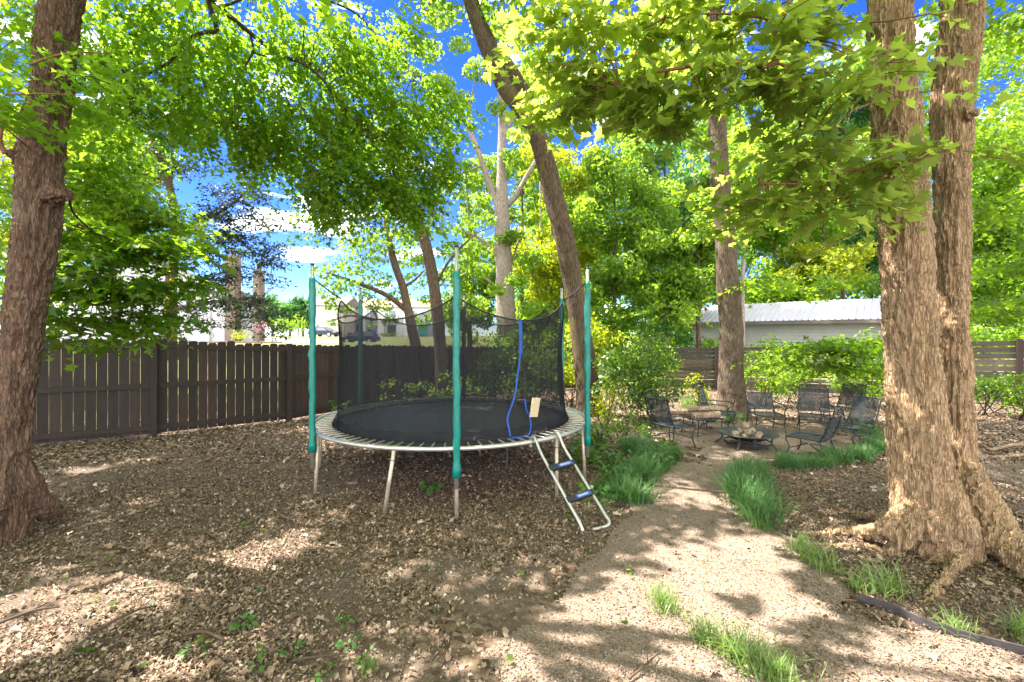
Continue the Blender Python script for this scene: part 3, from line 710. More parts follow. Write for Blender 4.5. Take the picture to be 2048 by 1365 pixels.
for a_ in sp_a:
    o = link('spring', spm, tr); o.location = (0, 0, RZ+.004); o.rotation_euler = (0, 0, R(a_))
legs = [219, 254.5, 278, 316, 338.5, 31, 92, 150, 185, 62]
for a_ in legs:
    b = pol(a_, RR+(.03 if a_ in (219, 278, 338.5) else .0), 0); t = pol(a_+(3.5 if a_ == 254.5 else 0), RR-.005, RZ-.02); b[2] = -.03
    o = part('leg', MB().tube([t, (t+b)/2, b], .021, 10), M['rustlegs'], tr)
    part('joint_band', MB().tube([t*.86+b*.14, t*.85+b*.15], .0225, 10), M['blacktape'], o)
PA = [(219, 2.69, .50, 2.52), (278, 2.765, .42, 2.50), (338.5, 2.72, .45, 2.54), (31, 2.66, .5, 2.46), (92, 2.62, .5, 2.40), (150, 2.64, .5, 2.44)]
for a_, zt, s0, s1 in PA:
    b = pol(a_, RR+.062, .30); t = b.copy(); t[2] = zt
    o = part('pole', MB().tube([b, t], .019, 12), M['galv'], tr)
    part('pole_cap', MB().tube([t+np.array([0, 0, -.02]), t+np.array([0, 0, .004])], .0205, 12), M['blacktape'], o)
    zs = np.linspace(s0, s1, 26); sl_ = [np.array([b[0]+.003*rng.normal(), b[1]+.003*rng.normal(), z]) for z in zs]; rr = .0375+.0022*rng.normal(size=26); rr[:2] += .006; rr[-1] -= .004
    dark = a_ in (92,)
    part('sleeve', MB().tube(sl_, rr, 14), M['teal'] if not dark else M['blacktape'], o)
    mbx = MB(); mbx.tube([pol(a_, RR-.01, .55), pol(a_, RR+.07, .55)], .012, 8); mbx.tube([pol(a_, RR-.01, .67), pol(a_, RR+.07, .67)], .012, 8); part('bracket', mbx, M['galv'], o)
# net: hangs from the poles, sagging between them
pang = np.array([p[0] for p in PA]+[PA[0][0]+360, PA[1][0]+360]); pang = np.sort(np.unique(np.array([31, 92, 150, 219, 278, 338.5, 391])))
def net_top(a):
    a = a % 360; a = a+360 if a < 31 else a
    i = int(np.searchsorted(pang, a, 'right'))-1; i = min(max(i, 0), len(pang)-2); t = (a-pang[i])/(pang[i+1]-pang[i]); u = 1-(2*t-1)**2
    return 2.30-.27*u**.8, 1.60-.055*u
angs = np.arange(0, 360.4, .5); rows = []
for f in np.linspace(0, 1, 14):
    row = []
    for a_ in angs:
        zt, rt = net_top(a_); z = .70+(zt-.70)*f; wob = .018*math.sin(a_*.21+f*2)+.02*(vnoise(np.array([[a_*.11, f*2.5, 3.]]))[0]-.5)*2
        row.append(pol(a_, 1.60+(rt-1.60)*f-.05*math.sin(math.pi*f)+wob*math.sin(math.pi*min(1, f+.15))+.016*math.sin(a_*1.13+3*math.sin(a_*.09)+f*1.2)*(.35+.65*math.sin(math.pi*f)), z))
    rows.append(row)
part('safety_net', MB().grid(np.array(rows)), M['net'], tr)
part('net_cord', MB().tube(np.array(rows[-1][:-1:4]), .009, 6, closed=True), M['cord'], tr)
for a_, zt, s0, s1 in PA:
    z, r_ = net_top(a_); part('corner_cord', MB().tube([pol(a_, r_, z), pol(a_, (r_+RR)/2, (z+s1)/2-.03), pol(a_, RR+.04, s1-.01)], .0075, 6), M['cord'], tr)
mb = MB(); V = np.array([[pol(a_, RM-.005+.02*math.sin(a_*.3), .695), pol(a_, RM+.015, .70), pol(a_, 1.59, .80+.015*math.sin(a_*.7))] for a_ in np.arange(0, 362, 3)]); mb.grid(V)
part('net_skirt', mb, M['net'], tr)
n = 170; a_ = rng.random(n)*6.283; r_ = RM-.02-.35*rng.random(n)**3; th = rng.random(n)*6.28
Pp = TC+np.stack([r_*np.cos(a_), r_*np.sin(a_), np.full(n, RZ+.006)], 1); Pp[:, 2] -= .03*(1-(r_/RM)**2)
o = poly_object('fallen_leaves', leaf_verts(Pp, np.stack([np.cos(th), np.sin(th), th*0], 1), np.array([0, 0, 1.])+rng.normal(size=(n, 3))*.25, .025+.035*rng.random(n), DEAD6, .5, .5), 6, M['litter'], None, np.clip(rng.normal(.5, .25, n), 0, 1)); tag(o, 'dry leaf debris gathered along the edge of the trampoline mat', 'fallen leaves', kind='stuff')
def strap(pts, w=.020):
    pts, _ = spline(pts, np.ones(len(pts)), 8); mb = MB(); rad = unit((pts-TC)*np.array([1, 1, 0])); t = unit(np.gradient(pts, axis=0)); sd = unit(np.cross(rad, t))
    V = np.stack([pts-sd*w/2+rad*.012, pts+sd*w/2+rad*.012, pts+sd*w/2+rad*.008, pts-sd*w/2+rad*.008, pts-sd*w/2+rad*.012], 1); return mb.grid(V)
st = part('door_strap', strap([pol(306, 1.56, 2.03), pol(306, 1.57, 1.88), pol(306, 1.575, 1.72), pol(305.8, 1.58, 1.64)], .045), M['bluestrap'], tr, False)
part('strap_edge', strap([pol(305.8, 1.58, 1.66), pol(304.5, 1.57, 1.4), pol(302.5, 1.585, 1.15), pol(299, 1.60, .93), pol(299.5, 1.61, .80), pol(300, 1.615, .71)]), M['bluestrap'], st, False)
part('strap_edge', strap([pol(306, 1.58, 1.66), pol(307.6, 1.575, 1.4), pol(307.8, 1.58, 1.2), pol(307.5, 1.6, 1.08)], .010), M['cord'], st, False)
part('strap_edge', strap([pol(307.5, 1.6, 1.12), pol(308.2, 1.60, 1.0), pol(310, 1.61, .88), pol(310, 1.615, .76), pol(307.5, 1.63, .70), pol(300, 1.63, .70)]), M['bluestrap'], st, False)
mb = MB(); mb.tube([pol(294.5, RR, RZ-.02), pol(294.6, RR, .55), pol(294.3, RR, .40)], [.012, .016, .012], 6, res=3)
part('hanging_tie', mb, M['cord'], tr)
a_ = 311; c = pol(a_, 1.67, 1.02); o = part('tan_board', MB().box((0, 0, 0), (.115, .02, .22), .72, ry=.12, rx=.10).box((0, 0, .0), (.10, .024, .06), .72, ry=.12, rx=.10), M['tan'], None, False)
o.location = c; tag(o, 'small tan board stuck on the net beside the blue strap', 'board')

# ladder
ld = empty('ladder', (.7, 4.6, 0), 'grey two rung ladder hooked on the trampoline rim', 'ladder')
t1, t2 = pol(304.6, RR, RZ), pol(315.5, RR, RZ); b1 = G(1166, 1068); b2 = G(1216, 1050)
for q in (b1, b2): q[2] = .02
up = np.array([0, 0, 1.])
def rail(t, b, foot):
    inn = unit((TC-t)*np.array([1, 1, 0])); return [t+inn*.045+up*-.07, t+inn*.045+up*.0, t+inn*.03+up*.042, t-inn*.01+up*.05, t-inn*.05+up*.025]+[t+(b-t)*f-inn*.03 for f in (.15, .4, .65, .9)]+foot
g1, g2 = b1.copy(), b2.copy(); mid = (g1*.62+g2*.38); mid[2] = .015
pr = rail(t1, g1, [g1]); part('rail', MB().tube(pr, .0155, 9, res=4), M['galv'], ld)
pr2 = rail(t2, g2, [g2+np.array([.01, -.02, .015]), g2+np.array([-.03, -.06, -.008]), (g2+mid)/2+np.array([0, -.03, -.008]), mid+np.array([0, 0, -.008])]); part('rail', MB().tube(pr2, .0155, 9, res=4), M['galv'], ld)
inn1 = unit((TC-t1)*np.array([1, 1, 0]))*.03; inn2 = unit((TC-t2)*np.array([1, 1, 0]))*.03
for f1, f2 in ((.33, .325), (.68, .675)):
    a1 = t1+(b1-t1)*f1-inn1; a2 = t2+(b2-t2)*f2-inn2; d = unit(a2-a1); L = np.linalg.norm(a2-a1); dn = unit(b1-t1); nn = unit(np.cross(d, dn))
    def slab(f0, f1_, hw, th):
        p0, p1 = a1+d*L*f0, a1+d*L*f1_; V = [p+dn*s1*hw+nn*s2*th for p in (p0, p1) for s1 in (-1, 1) for s2 in (-1, 1)]
        return MB().add(V, [(0, 1, 3, 2), (4, 6, 7, 5), (0, 4, 5, 1), (2, 3, 7, 6), (0, 2, 6, 4), (1, 5, 7, 3)])
    r_ = part('rung', slab(-.03, 1.03, .030, .020), M['blacktape'], ld, False)
    part('printed_band', slab(.32, .92, .020, .0215), M['blueprint'], r_, False)
    mk = MB()
    for q in range(7):
        f = .42+q*.06; p0 = a1+d*L*f; hh = .011
        mk.add([p0+dn*hh*s1+d*L*.012*s2-nn*.0228 for s1 in (-1, 1) for s2 in (-1, 1)]+[p0+dn*hh*s1+d*L*.012*s2+nn*.0228 for s1 in (-1, 1) for s2 in (-1, 1)], [(0, 1, 3, 2), (4, 5, 7, 6)])
    part('lettering', mk, M['lamp'], r_, False)

# ================================================================== chairs round the fire pit
def chair(name, label, loc, face, hb=.50, crest=True, arms=True, rocker=False, sw=.50, sh=.36, side=True, group='black iron chairs round the fire pit'):
    """built facing +y, then turned"""
    e = empty(name, loc, label, 'chair', group, face); ir = M['iron']
    q = lambda nm, mb, mat=ir, par=e: part(nm, mb, mat, par, True, None, True)
    w = sw/2; d0, d1 = -.22, .26
    rim = [(-w, d0, sh), (-w-.01, d1-.06, sh+.005), (-w*.7, d1, sh), (w*.7, d1, sh), (w+.01, d1-.06, sh+.005), (w, d0, sh)]
    V = np.array([[(x*(1+.04*t), d0+(d1-d0)*t, sh-.012*math.sin(math.pi*t)*math.cos(x/w*1.4)) for t in np.linspace(0, 1, 6)] for x in np.linspace(-w, w, 6)])
    s = q('seat', MB().grid(V), M['ironmesh']); part('seat_rim', MB().tube(rim, .011, 6, closed=True), ir, s, True, None, True)
    tl = lambda z: d0-.03-(z-sh)*.30
    zt = sh+hb
    V = np.array([[(x*.94, tl(z)-.03*math.cos(x/w*1.5)+.03, z) for z in np.linspace(sh+.05, zt, 7)] for x in np.linspace(-w, w, 7)])
    b = q('backrest', MB().grid(V), M['ironmesh'])
    fr = MB(); fr.tube([(-w, d0, sh-.01), (-w*.98, tl(sh+hb*.5), sh+hb*.5), (-w*.97, tl(zt), zt), (-w*1.06, tl(zt)-.03, zt+.02)], .011, 6, res=4)
    fr.tube([(w, d0, sh-.01), (w*.98, tl(sh+hb*.5), sh+hb*.5), (w*.97, tl(zt), zt), (w*1.06, tl(zt)-.03, zt+.02)], .011, 6, res=4)
    fr.tube([(-w*.97, tl(zt), zt), (-w*.4, tl(zt)-.02, zt+.005), (w*.4, tl(zt)-.02, zt+.005), (w*.97, tl(zt), zt)], .010, 6, res=4); fr.tube([(-w*.9, tl(sh+.05), sh+.05), (w*.9, tl(sh+.05), sh+.05)], .008, 5)
    part('back_frame', fr, ir, b, True, None, True)
    if crest:
        cr = MB(); y = tl(zt)-.02; n = 6
        cr.tube([(w*.96*t, y-.01, zt+.03+.09*(1-t*t)**.5+.02*math.cos(t*3)) for t in np.linspace(-1, 1, 17)], .009, 5)
        for k in range(n):
            x = -w*.72+k*w*1.44/(n-1); rr = .03-.004*abs(k-2.5)
            cr.tube([(x+rr*math.cos(t)*(1-.07*t), y-.005, zt+.045+rr*math.sin(t)*(1-.07*t)+.012*(2.5-abs(k-2.5))) for t in np.linspace(0, 5.6, 10)], .006, 4)
        part('crest_scroll', cr, ir, b, True, None, True)
    if arms:
        for sx in (-1, 1):
            x = sx*w; q('armrest', MB().tube([(x*.98, tl(sh+.2), sh+.2), (x*1.12, -.08, sh+.19), (x*1.14, .13, sh+.185), (x*1.12, .20, sh+.15), (x*1.08, .17, sh+.09), (x*1.02, .2, sh)], .011, 6, res=4))
    for sx in (-1, 1):
        x = sx*w
        if rocker:
            q('runner', MB().tube([(x*1.02, .30, .02), (x*1.0, .12, .045), (x, .16, sh*.62), (x, 0, sh*.70), (x, -.20, sh*.62), (x*1.02, -.44, .10), (x*1.04, -.52, .0)], .011, 6, res=5))
            q('leg', MB().tube([(x*.98, .16, sh), (x*1.0, .10, sh*.68)], .010, 6)); q('leg', MB().tube([(x*.98, -.18, sh), (x*1.0, -.16, sh*.64)], .010, 6))
        else:
            q('leg', MB().tube([(x*.98, d1-.05, sh), (x*1.02, d1-.02, sh*.9), (x*1.0, d1-.07, sh*.45), (x*1.06, d1-.02, 0)], .0105, 6, res=4))
            q('leg', MB().tube([(x*.98, d0, sh), (x*1.0, d0-.03, sh*.5), (x*1.1, d0-.14, 0)], .0105, 6, res=4))
    if not rocker:
        bt = MB(); bt.tube([(-w, d1-.06, sh*.4), (0, .02, sh*.62), (w, d1-.06, sh*.4)], .008, 5, res=5); bt.tube([(-w*1.02, d0-.05, sh*.38), (0, -.02, sh*.62), (w*1.02, d0-.05, sh*.38)], .008, 5, res=5); q('stretcher', bt)
    return e
def gl(px, py): g = G(px, py); return (g[0], g[1], .012)
chair('patio_chair', 'black iron armchair standing beside the grass mound, seen from its side', gl(1345, 893), R(-62), .46, True, True, sh=.35)
chair('patio_chair', 'iron armchair with an open scrolled crest in front of the middle tree trunk', gl(1440, 862), R(-125), .47, True, True, sh=.34)
chair('patio_chair', 'low backed iron armchair facing out between the middle tree and the fire pit', gl(1532, 862), R(172), .36, False, True, sh=.32)
chair('patio_chair', 'iron chair with a rounded crest behind the dark front chair', gl(1630, 868), R(150), .46, True, True, sh=.33)
chair('rocking_chair', 'iron rocking chair seen side on near the double trunk', gl(1695, 892), R(98), .46, False, True, True, sh=.33)
chair('patio_chair', 'iron chair half hidden behind the rocking chair', gl(1680, 852), R(105), .48, False, True, sh=.35)
chair('patio_chair', 'dark iron chair with its back turned to the camera, the one closest to the path', gl(1618, 912), R(38), .36, True, False, sh=.28, sw=.46)

# side table carrying firewood
g = G(1405, 868); tb = empty('side_table', (g[0], g[1], .012), 'small black iron table carrying split firewood', 'table', None, R(20)); th_ = .29
V = np.array([[(x, y, th_) for y in np.linspace(-.22, .22, 4)] for x in np.linspace(-.3, .3, 4)]); part('tabletop', MB().grid(V).tube([(-.3, -.22, th_), (.3, -.22, th_), (.3, .22, th_), (-.3, .22, th_)], .011, 6, closed=True), M['ironmesh'], tb, True, None, True)
for sx in (-1, 1):
    for sy in (-1, 1): part('leg', MB().tube([(sx*.28, sy*.2, th_), (sx*.27, sy*.19, .15), (sx*.31, sy*.22, 0)], .010, 6, res=3), M['iron'], tb, True, None, True)
def log(loc, L, r, rz, label, ry=0):
    mb = MB(); n = 12; an = np.linspace(0, 6.283, n, endpoint=False); rr = r*(1+.14*rng.normal(size=n)); V = []
    for t in np.linspace(-.5, .5, 5): V.append(np.stack([np.full(n, t*L), rr*np.cos(an), rr*np.sin(an)], 1)*(1+.03*rng.normal()))
    V = np.concatenate(V); fs = [(i*n+j, i*n+(j+1) % n, (i+1)*n+(j+1) % n, (i+1)*n+j) for i in range(4) for j in range(n)]
    mb.add(V, fs); e_ = MB(); e_.add(V[-n:]+np.array([.002, 0, 0]), [tuple(range(n))]); e_.add(V[:n]-np.array([.002, 0, 0]), [tuple(range(n-1, -1, -1))])
    o = part('firewood_log', mb, M['log'], None); o.location = loc; o.rotation_euler = (0, ry, rz); tag(o, label, 'log', 'split firewood logs')
    part('cut_end', e_, M['tan'], o, False, None, True)
tp = np.array([g[0], g[1], .012+th_+.012])
log(tp+np.array([.02, -.10, .06]), .52, .06, R(14), 'thick firewood log lying along the front of the small table')
log(tp+np.array([.12, .06, .06]), .46, .055, R(-24), 'firewood log lying askew at the right end of the small table')
log(tp+np.array([-.02, .03, .155]), .50, .048, R(5), 'topmost firewood log resting on the two under it')
log(tp+np.array([-.36, .12, .052]), .48, .045, R(178), 'long thin firewood log overhanging the left of the small table')

# fire pit
g = G(1495, 893); FP = np.array([g[0], g[1], .012]); fp = empty('fire_pit', FP, 'round black steel fire pit bowl on low legs full of pale rocks', 'fire pit')
part('bowl', MB().lathe([(.02, .10), (.16, .105), (.28, .14), (.36, .20), (.40, .215), (.46, .222), (.465, .212), (.40, .20), (.35, .185), (.26, .12), (.1, .085), (.02, .085)], FP, 40), M['rust'], fp)
for a_ in (225, 262, 305, 350, 45, 100, 150):
    if a_ in (262,): part('leg', MB().box(FP+np.array([.30*math.cos(R(a_)), .30*math.sin(R(a_)), .085]), (.055, .03, .18), R(a_+90)), M['rust'], fp, False)
    elif a_ in (225, 305, 45, 150):
        d = np.array([math.cos(R(a_)), math.sin(R(a_)), 0]); part('leg', MB().tube([FP+d*.40+up*.20, FP+d*.39+up*.10, FP+d*.50+up*.0], .013, 7, res=4), M['rust'], fp)
part('base_ring', MB().tube([FP+np.array([.36*math.cos(t), .36*math.sin(t), .07]) for t in np.linspace(0, 6.283, 33)[:-1]], .010, 6, closed=True), M['rust'], fp)
def rock(loc, s, label):
    mb = MB(); v = unit(rng.normal(size=(60, 3))); an = np.linspace(0, 6.283, 7)[:-1]+.3*rng.random(6)
    rows = [[(math.sin(p)*math.cos(t), math.sin(p)*math.sin(t), math.cos(p)) for t in np.append(an, an[0])] for p in np.linspace(.05, 3.09, 5)]
    V = np.array(rows); q = V.reshape(-1, 3); V = (q*(.45+1.1*fbm(q*2.4+rng.random()*50, 2))[:, None]*np.asarray(s)).reshape(V.shape); V[:, -1] = V[:, 0]
    o = part('rock', mb.grid(V), M['stone'], None, False); o.location = loc; o.rotation_euler = rng.random(3)*3; tag(o, label, 'rock', 'pale rocks in the fire pit bowl')
rows_ = [(-.20, -.02, .19, .07), (-.10, .05, .22, .075), (-.02, -.04, .225, .08), (.09, .03, .23, .075), (.19, -.02, .19, .06), (.0, .12, .21, .07), (-.12, -.12, .18, .055), (.10, -.12, .18, .055), (.26, .06, .185, .04)]
for dx, dy, dz, s in rows_: rock(FP+np.array([dx, dy, dz]), (s, s*.8, s*.75), 'pale lump of rock heaped in the fire pit bowl')
rock(FP+np.array([-.03, .02, .33]), (.07, .055, .06), 'topmost pale rock of the heap in the fire pit bowl')

# ================================================================== the trees of the yard
def line(pts, Y=None):
    return np.array([P(p[0], p[1], p[2] if len(p) > 2 else Y) for p in pts])
def radf(hw, Y): return np.array(hw)*np.array(Y)/F
up = np.array([0, 0, 1.])
def offax(q): return 1/np.sqrt(1+(q[:, 0]/q[:, 1])**2)     # a round trunk seen off-axis looks wider

# --- dark trunk on the left, its broad crown hanging over the yard
Y1 = 4.08; b1_ = np.array([*G(12, 1080)[:2], 0])
t1e = empty('maple_tree', b1_, 'dark reddish brown maple trunk at the left edge with an old knot', 'tree')
mb = MB()
tp1 = line([(10, 1125), (10, 1080), (12, 1000), (16, 900), (30, 760), (45, 650), (58, 560), (75, 430), (84, 300), (103, 170), (123, 0), (140, -150), (165, -330)], Y1)
hw1 = [74, 66, 56, 51, 49, 49, 48, 50, 52, 47, 49, 46, 40]
mb.tube(tp1, np.array(hw1)*Y1/F*offax(tp1), 40, res=6)
mb.tube([P(25, 860, 4.08), P(50, 960, 4.15), P(85, 1012, 4.3), P(115, 1036, 4.5), G(170, 1034)+np.array([0, 0, -.03])], [.05, .11, .11, .07, .03], 14, res=6)
mb.tube([P(15, 900, 4.05), P(-20, 1010, 3.9), P(-70, 1110, 3.8), G(-130, 1130)-up*.04], [.05, .14, .11, .05], 14, res=6)
mb.tube([P(100, 392, 4.02), P(124, 388, 3.98), P(137, 393, 3.96)], [.10, .075, .05], 12, res=4)          # knot
mb.tube([P(50, 330, 4.0), P(25, 312, 3.95), P(10, 308, 3.93)], [.09, .06, .045], 12, res=4)
remesh_trunk('trunk', mb, M['bark_left'], t1e, .015, .048, 6, 34, .14)
L1 = [spline(line(q), np.ones(len(q)), 6)[0] for q in (
  [(140, -150, 4.1), (290, -110, 5.0), (400, -30, 5.9), (425, 30, 6.1), (432, 62, 6.2), (405, 66, 6.2), (370, 82, 6.3), (342, 122, 6.4), (310, 142, 6.5), (262, 166, 6.6)],
  [(400, -30, 5.9), (440, 15, 6.1), (500, 66, 6.4), (555, 108, 6.6), (610, 130, 6.7), (655, 170, 6.8), (700, 230, 7.0), (735, 270, 7.1), (790, 350, 7.3)],
  [(500, 66, 6.4), (505, 105, 6.5), (480, 150, 6.6), (470, 185, 6.6), (470, 245, 6.7)],
  [(655, 170, 6.8), (672, 225, 6.8), (662, 300, 6.9), (655, 350, 7.0)],
  [(440, 15, 6.1), (560, -20, 6.6), (700, 20, 7.2), (760, 80, 7.5), (830, 140, 7.7)],
  [(505, 105, 6.5), (545, 120, 6.6), (560, 150, 6.7), (580, 220, 6.8)],
  [(140, -150, 4.1), (60, -300, 4.2), (-200, -420, 4.0)], [(165, -330, 4.08), (220, -700, 4.3), (400, -1300, 4.2)],
  [(140, -150, 4.1), (500, -700, 3.3), (900, -1300, 3.0)])]
mb = MB()
for q, r in zip(L1, (.042, .036, .018, .014, .022, .014, .07, .08, .06)): part('branch', MB().tube(q, np.linspace(r, r*.35, len(q)), 8), M['twig'], t1e)
def cl(px, py, Y, rx, ry, rz, n): return (P(px, py, Y), (rx, ry, rz), n)
A = [cl(250, 50, 6.2, 1.0, .8, .4, 85), cl(420, 150, 6.6, .9, .8, .5, 133), cl(560, 60, 6.6, 1.0, .8, .5, 152), cl(300, 190, 6.9, .9, .7, .4, 114),
     cl(700, 120, 7.0, .8, .8, .45, 117), cl(610, 230, 7.0, .9, .8, .55, 180), cl(760, 240, 7.5, .9, .8, .55, 171), cl(860, 330, 8.0, .5, .6, .4, 79),
     cl(700, 340, 7.2, .85, .7, .5, 171), cl(640, 390, 7.3, .5, .5, .4, 85), cl(800, 390, 7.7, .5, .6, .3, 79), cl(850, 210, 7.8, .5, .6, .5, 76),
     cl(480, 260, 7.0, .7, .6, .35, 95), cl(545, 300, 7.3, .45, .5, .3, 53), cl(360, 30, 6.2, .8, .7, .4, 85), cl(760, 60, 7.4, .6, .6, .25, 41), cl(150, 60, 6.4, .7, .7, .5, 72), cl(215, 255, 7.4, .7, .6, .3, 68), cl(380, 225, 7.6, .5, .5, .25, 41), cl(-40, 120, 6.5, .8, .7, .7, 76)]
dA, twA = sprays(A, .62, 17, .080, frm=P(430, -200, 5.5))
# lower, nearer sprays left
Bn = [cl(110, 150, 3.7, .55, .35, .22, 16), cl(30, 210, 3.6, .5, .3, .2, 14), cl(210, 130, 4.2, .45, .3, .15, 10), cl(20, 90, 3.9, .5, .4, .3, 14), cl(150, 215, 4.0, .35, .3, .1, 6)]
dB, twB = sprays(Bn, .42, 13, .08, nrm=.3)
Bd = [cl(200, 490, 5.2, .62, .5, .22, 61), cl(310, 500, 5.6, .5, .4, .2, 44), cl(170, 560, 5.0, .5, .4, .2, 47), cl(260, 580, 5.3, .5, .4, .2, 40), cl(145, 635, 4.8, .28, .3, .12, 20), cl(235, 645, 5.1, .35, .3, .10, 20), cl(110, 450, 5.0, .3, .3, .2, 17), cl(370, 560, 5.8, .3, .3, .2, 15), cl(320, 630, 5.5, .2, .2, .1, 8), cl(180, 680, 4.9, .25, .2, .06, 8)]
dD, twD = sprays(Bd, .5, 13, .10, nrm=.3)
By = [cl(230, 400, 7.8, .9, .7, .35, 81), cl(170, 350, 7.6, .6, .6, .35, 44), cl(320, 440, 8.2, .7, .6, .35, 61), cl(270, 460, 8.0, .6, .5, .3, 44), cl(20, 400, 8.0, .7, .6, .8, 68), cl(10, 560, 8.5, .6, .6, .8, 68), cl(250, 330, 8.2, .5, .5, .2, 27)]
dY, twY = sprays(By, .6, 15, .105)
# overhead, above and beside the picture: shades the yard
def overhead(xr, yr, step=1.25):
    out = []
    for x in np.arange(xr[0], xr[1], step):
        for y in np.arange(yr[0], yr[1], step):
            z = max(6.2, HC+.86*max(y, 0)+.5)+1.3*rng.random(); out.append((np.array([x+.4*rng.normal(), y+.3*rng.normal(), z]), (.85, .85, .45), 30))
    D = sprays(out, .8, 14, .19)[0]; p = D[0]; keep = np.ones(len(p), bool)
    for z0, xa, xb, ya, yb in ((6.0, -5.2, -1.2, 5.9, 8.6), (2.9, -4.9, -3.4, 4.6, 6.0), (3.9, .2, 2.6, 3.4, 4.4)):    # openings over the lower boughs, which take the sun
        q = p-SUN*((p[:, 2:3]-z0)/SUN[2]); keep &= ~((q[:, 0] > xa) & (q[:, 0] < xb) & (q[:, 1] > ya) & (q[:, 1] < yb) & (rng.random(len(p)) < (.93 if z0 > 5 else .6)))
    return [q[keep] for q in D]
dO = overhead((-14, -1), (-3, 11.5))
crown(t1e, cat(dA, dB), STAR, M['maple'], True)
crown(t1e, dD, MAPLE, M['maple_dark'], False)
crown(t1e, dY, STAR, M['maple'], False)
crown(t1e, dO, DIAM, M['maple'], True)
twig_mb(mb, twA, L1, .0032, 6, 1.5); twig_mb(mb, (twD+twB)[::2], [line([(137, 393, 3.96), (150, 430, 4.4), (200, 470, 5.0), (260, 500, 5.3), (180, 560, 5.0)])], .004, 2, .8); twig_mb(mb, twY, L1, .003, 8, .5)
part('branch', MB().tube(line([(137, 393, 3.96), (150, 430, 4.4), (200, 470, 5.0), (290, 505, 5.4), (370, 545, 5.7)]), [.012, .010, .008, .006, .003], 6, res=5), M['twig'], t1e)
tag(part('twig', mb, M['twig'], t1e), kind='stuff')
for q, r in (([(12, 308, 3.93), (0, 285, 3.9), (4, 240, 3.9), (-6, 190, 3.85)], [.026, .018, .012, .008]), ([(60, 130, 3.8), (110, 112, 3.75), (160, 105, 3.8), (230, 108, 4.1)], [.010, .008, .006, .004]), ([(10, 190, 3.7), (90, 188, 3.65), (170, 192, 3.8)], [.008, .006, .003])):
    part('branch', MB().tube(line(q), r, 7, res=5), M['redtwig'], t1e)

# --- big double trunk on the right
Y2 = 3.98; b2_ = np.array([*G(1855, 1085)[:2], 0]); t2e = empty('maple_tree', b2_, 'big double trunked maple with spreading roots at the right', 'tree')
mb = MB()
q_ = line([(1862, 1130), (1858, 1080), (1850, 1020), (1842, 950), (1835, 880), (1823, 700), (1815, 600), (1806, 400), (1791, 250), (1782, 100), (1780, 0), (1775, -250)], Y2); mb.tube(q_, np.array([122, 106, 80, 70, 65, 58, 57, 55, 54, 50, 48, 42])*Y2/F*offax(q_), 48, res=6)
q_ = line([(1915, 1080), (1908, 960), (1912, 850), (1908, 700), (1902, 500), (1904, 400), (1902, 250), (1912, 130), (1923, 0), (1940, -250)], 4.2); mb.tube(q_, np.array([62, 50, 41, 37, 37, 39, 46, 48, 49, 42])*4.2/F*offax(q_), 44, res=6)
mb.tube([P(1925, 890, 4.2), P(1930, 940, 4.1), P(1945, 995, 3.97), P(1985, 1055, 3.80), G(2055, 1150)+up*.08, G(2130, 1215)+up*.02, G(2230, 1270)-up*.05], [.05, .13, .17, .16, .12, .09, .05], 20, res=7)
mb.tube([P(1860, 900, 4.0), P(1830, 990, 3.95), P(1795, 1040, 3.9), P(1755, 1062, 3.88), G(1705, 1072)+up*.03, G(1650, 1074)+up*.015, G(1600, 1070)-up*.03], [.04, .09, .09, .075, .055, .04, .02], 18, res=7)
mb.tube([P(1880, 900, 3.95), P(1905, 1010, 3.8), P(1928, 1070, 3.72), G(1935, 1112)+up*.05, G(1900, 1150)+up*.03, G(1865, 1190)+up*.01, G(1830, 1225)-up*.04], [.04, .12, .11, .08, .055, .045, .02], 16, res=7)
mb.tube([P(1845, 980, 3.95), P(1815, 1060, 3.8), G(1790, 1108)+up*.03, G(1765, 1110)+up*.02, G(1725, 1098)+up*.025, G(1675, 1094)+up*.01, G(1630, 1100)-up*.03], [.04, .10, .06, .045, .04, .03, .012], 14, res=6)
mb.tube([P(1865, 960, 3.95), P(1868, 1050, 3.78), G(1868, 1110)+up*.03, G(1866, 1140)-up*.05], [.05, .13, .10, .04], 16, res=6)
mb.tube([P(1840, 990, 4.2), P(1780, 1030, 4.2), G(1700, 1032)+up*.02, G(1660, 1012)+up*.0, G(1630, 1000)-up*.03], [.05, .06, .04, .025, .01], 12, res=6)
mb.tube([P(1800, 363, 3.75), P(1788, 360, 3.6), P(1770, 358, 3.5)], [.06, .03, .022], 10, res=4)
mb.tube([P(1930, 228, 4.05), P(1950, 225, 4.0), P(1956, 222, 3.98)], [.06, .045, .03], 10, res=4)
remesh_trunk('trunk', mb, M['bark_right'], t2e, .014, .050, 7, 36, .13)
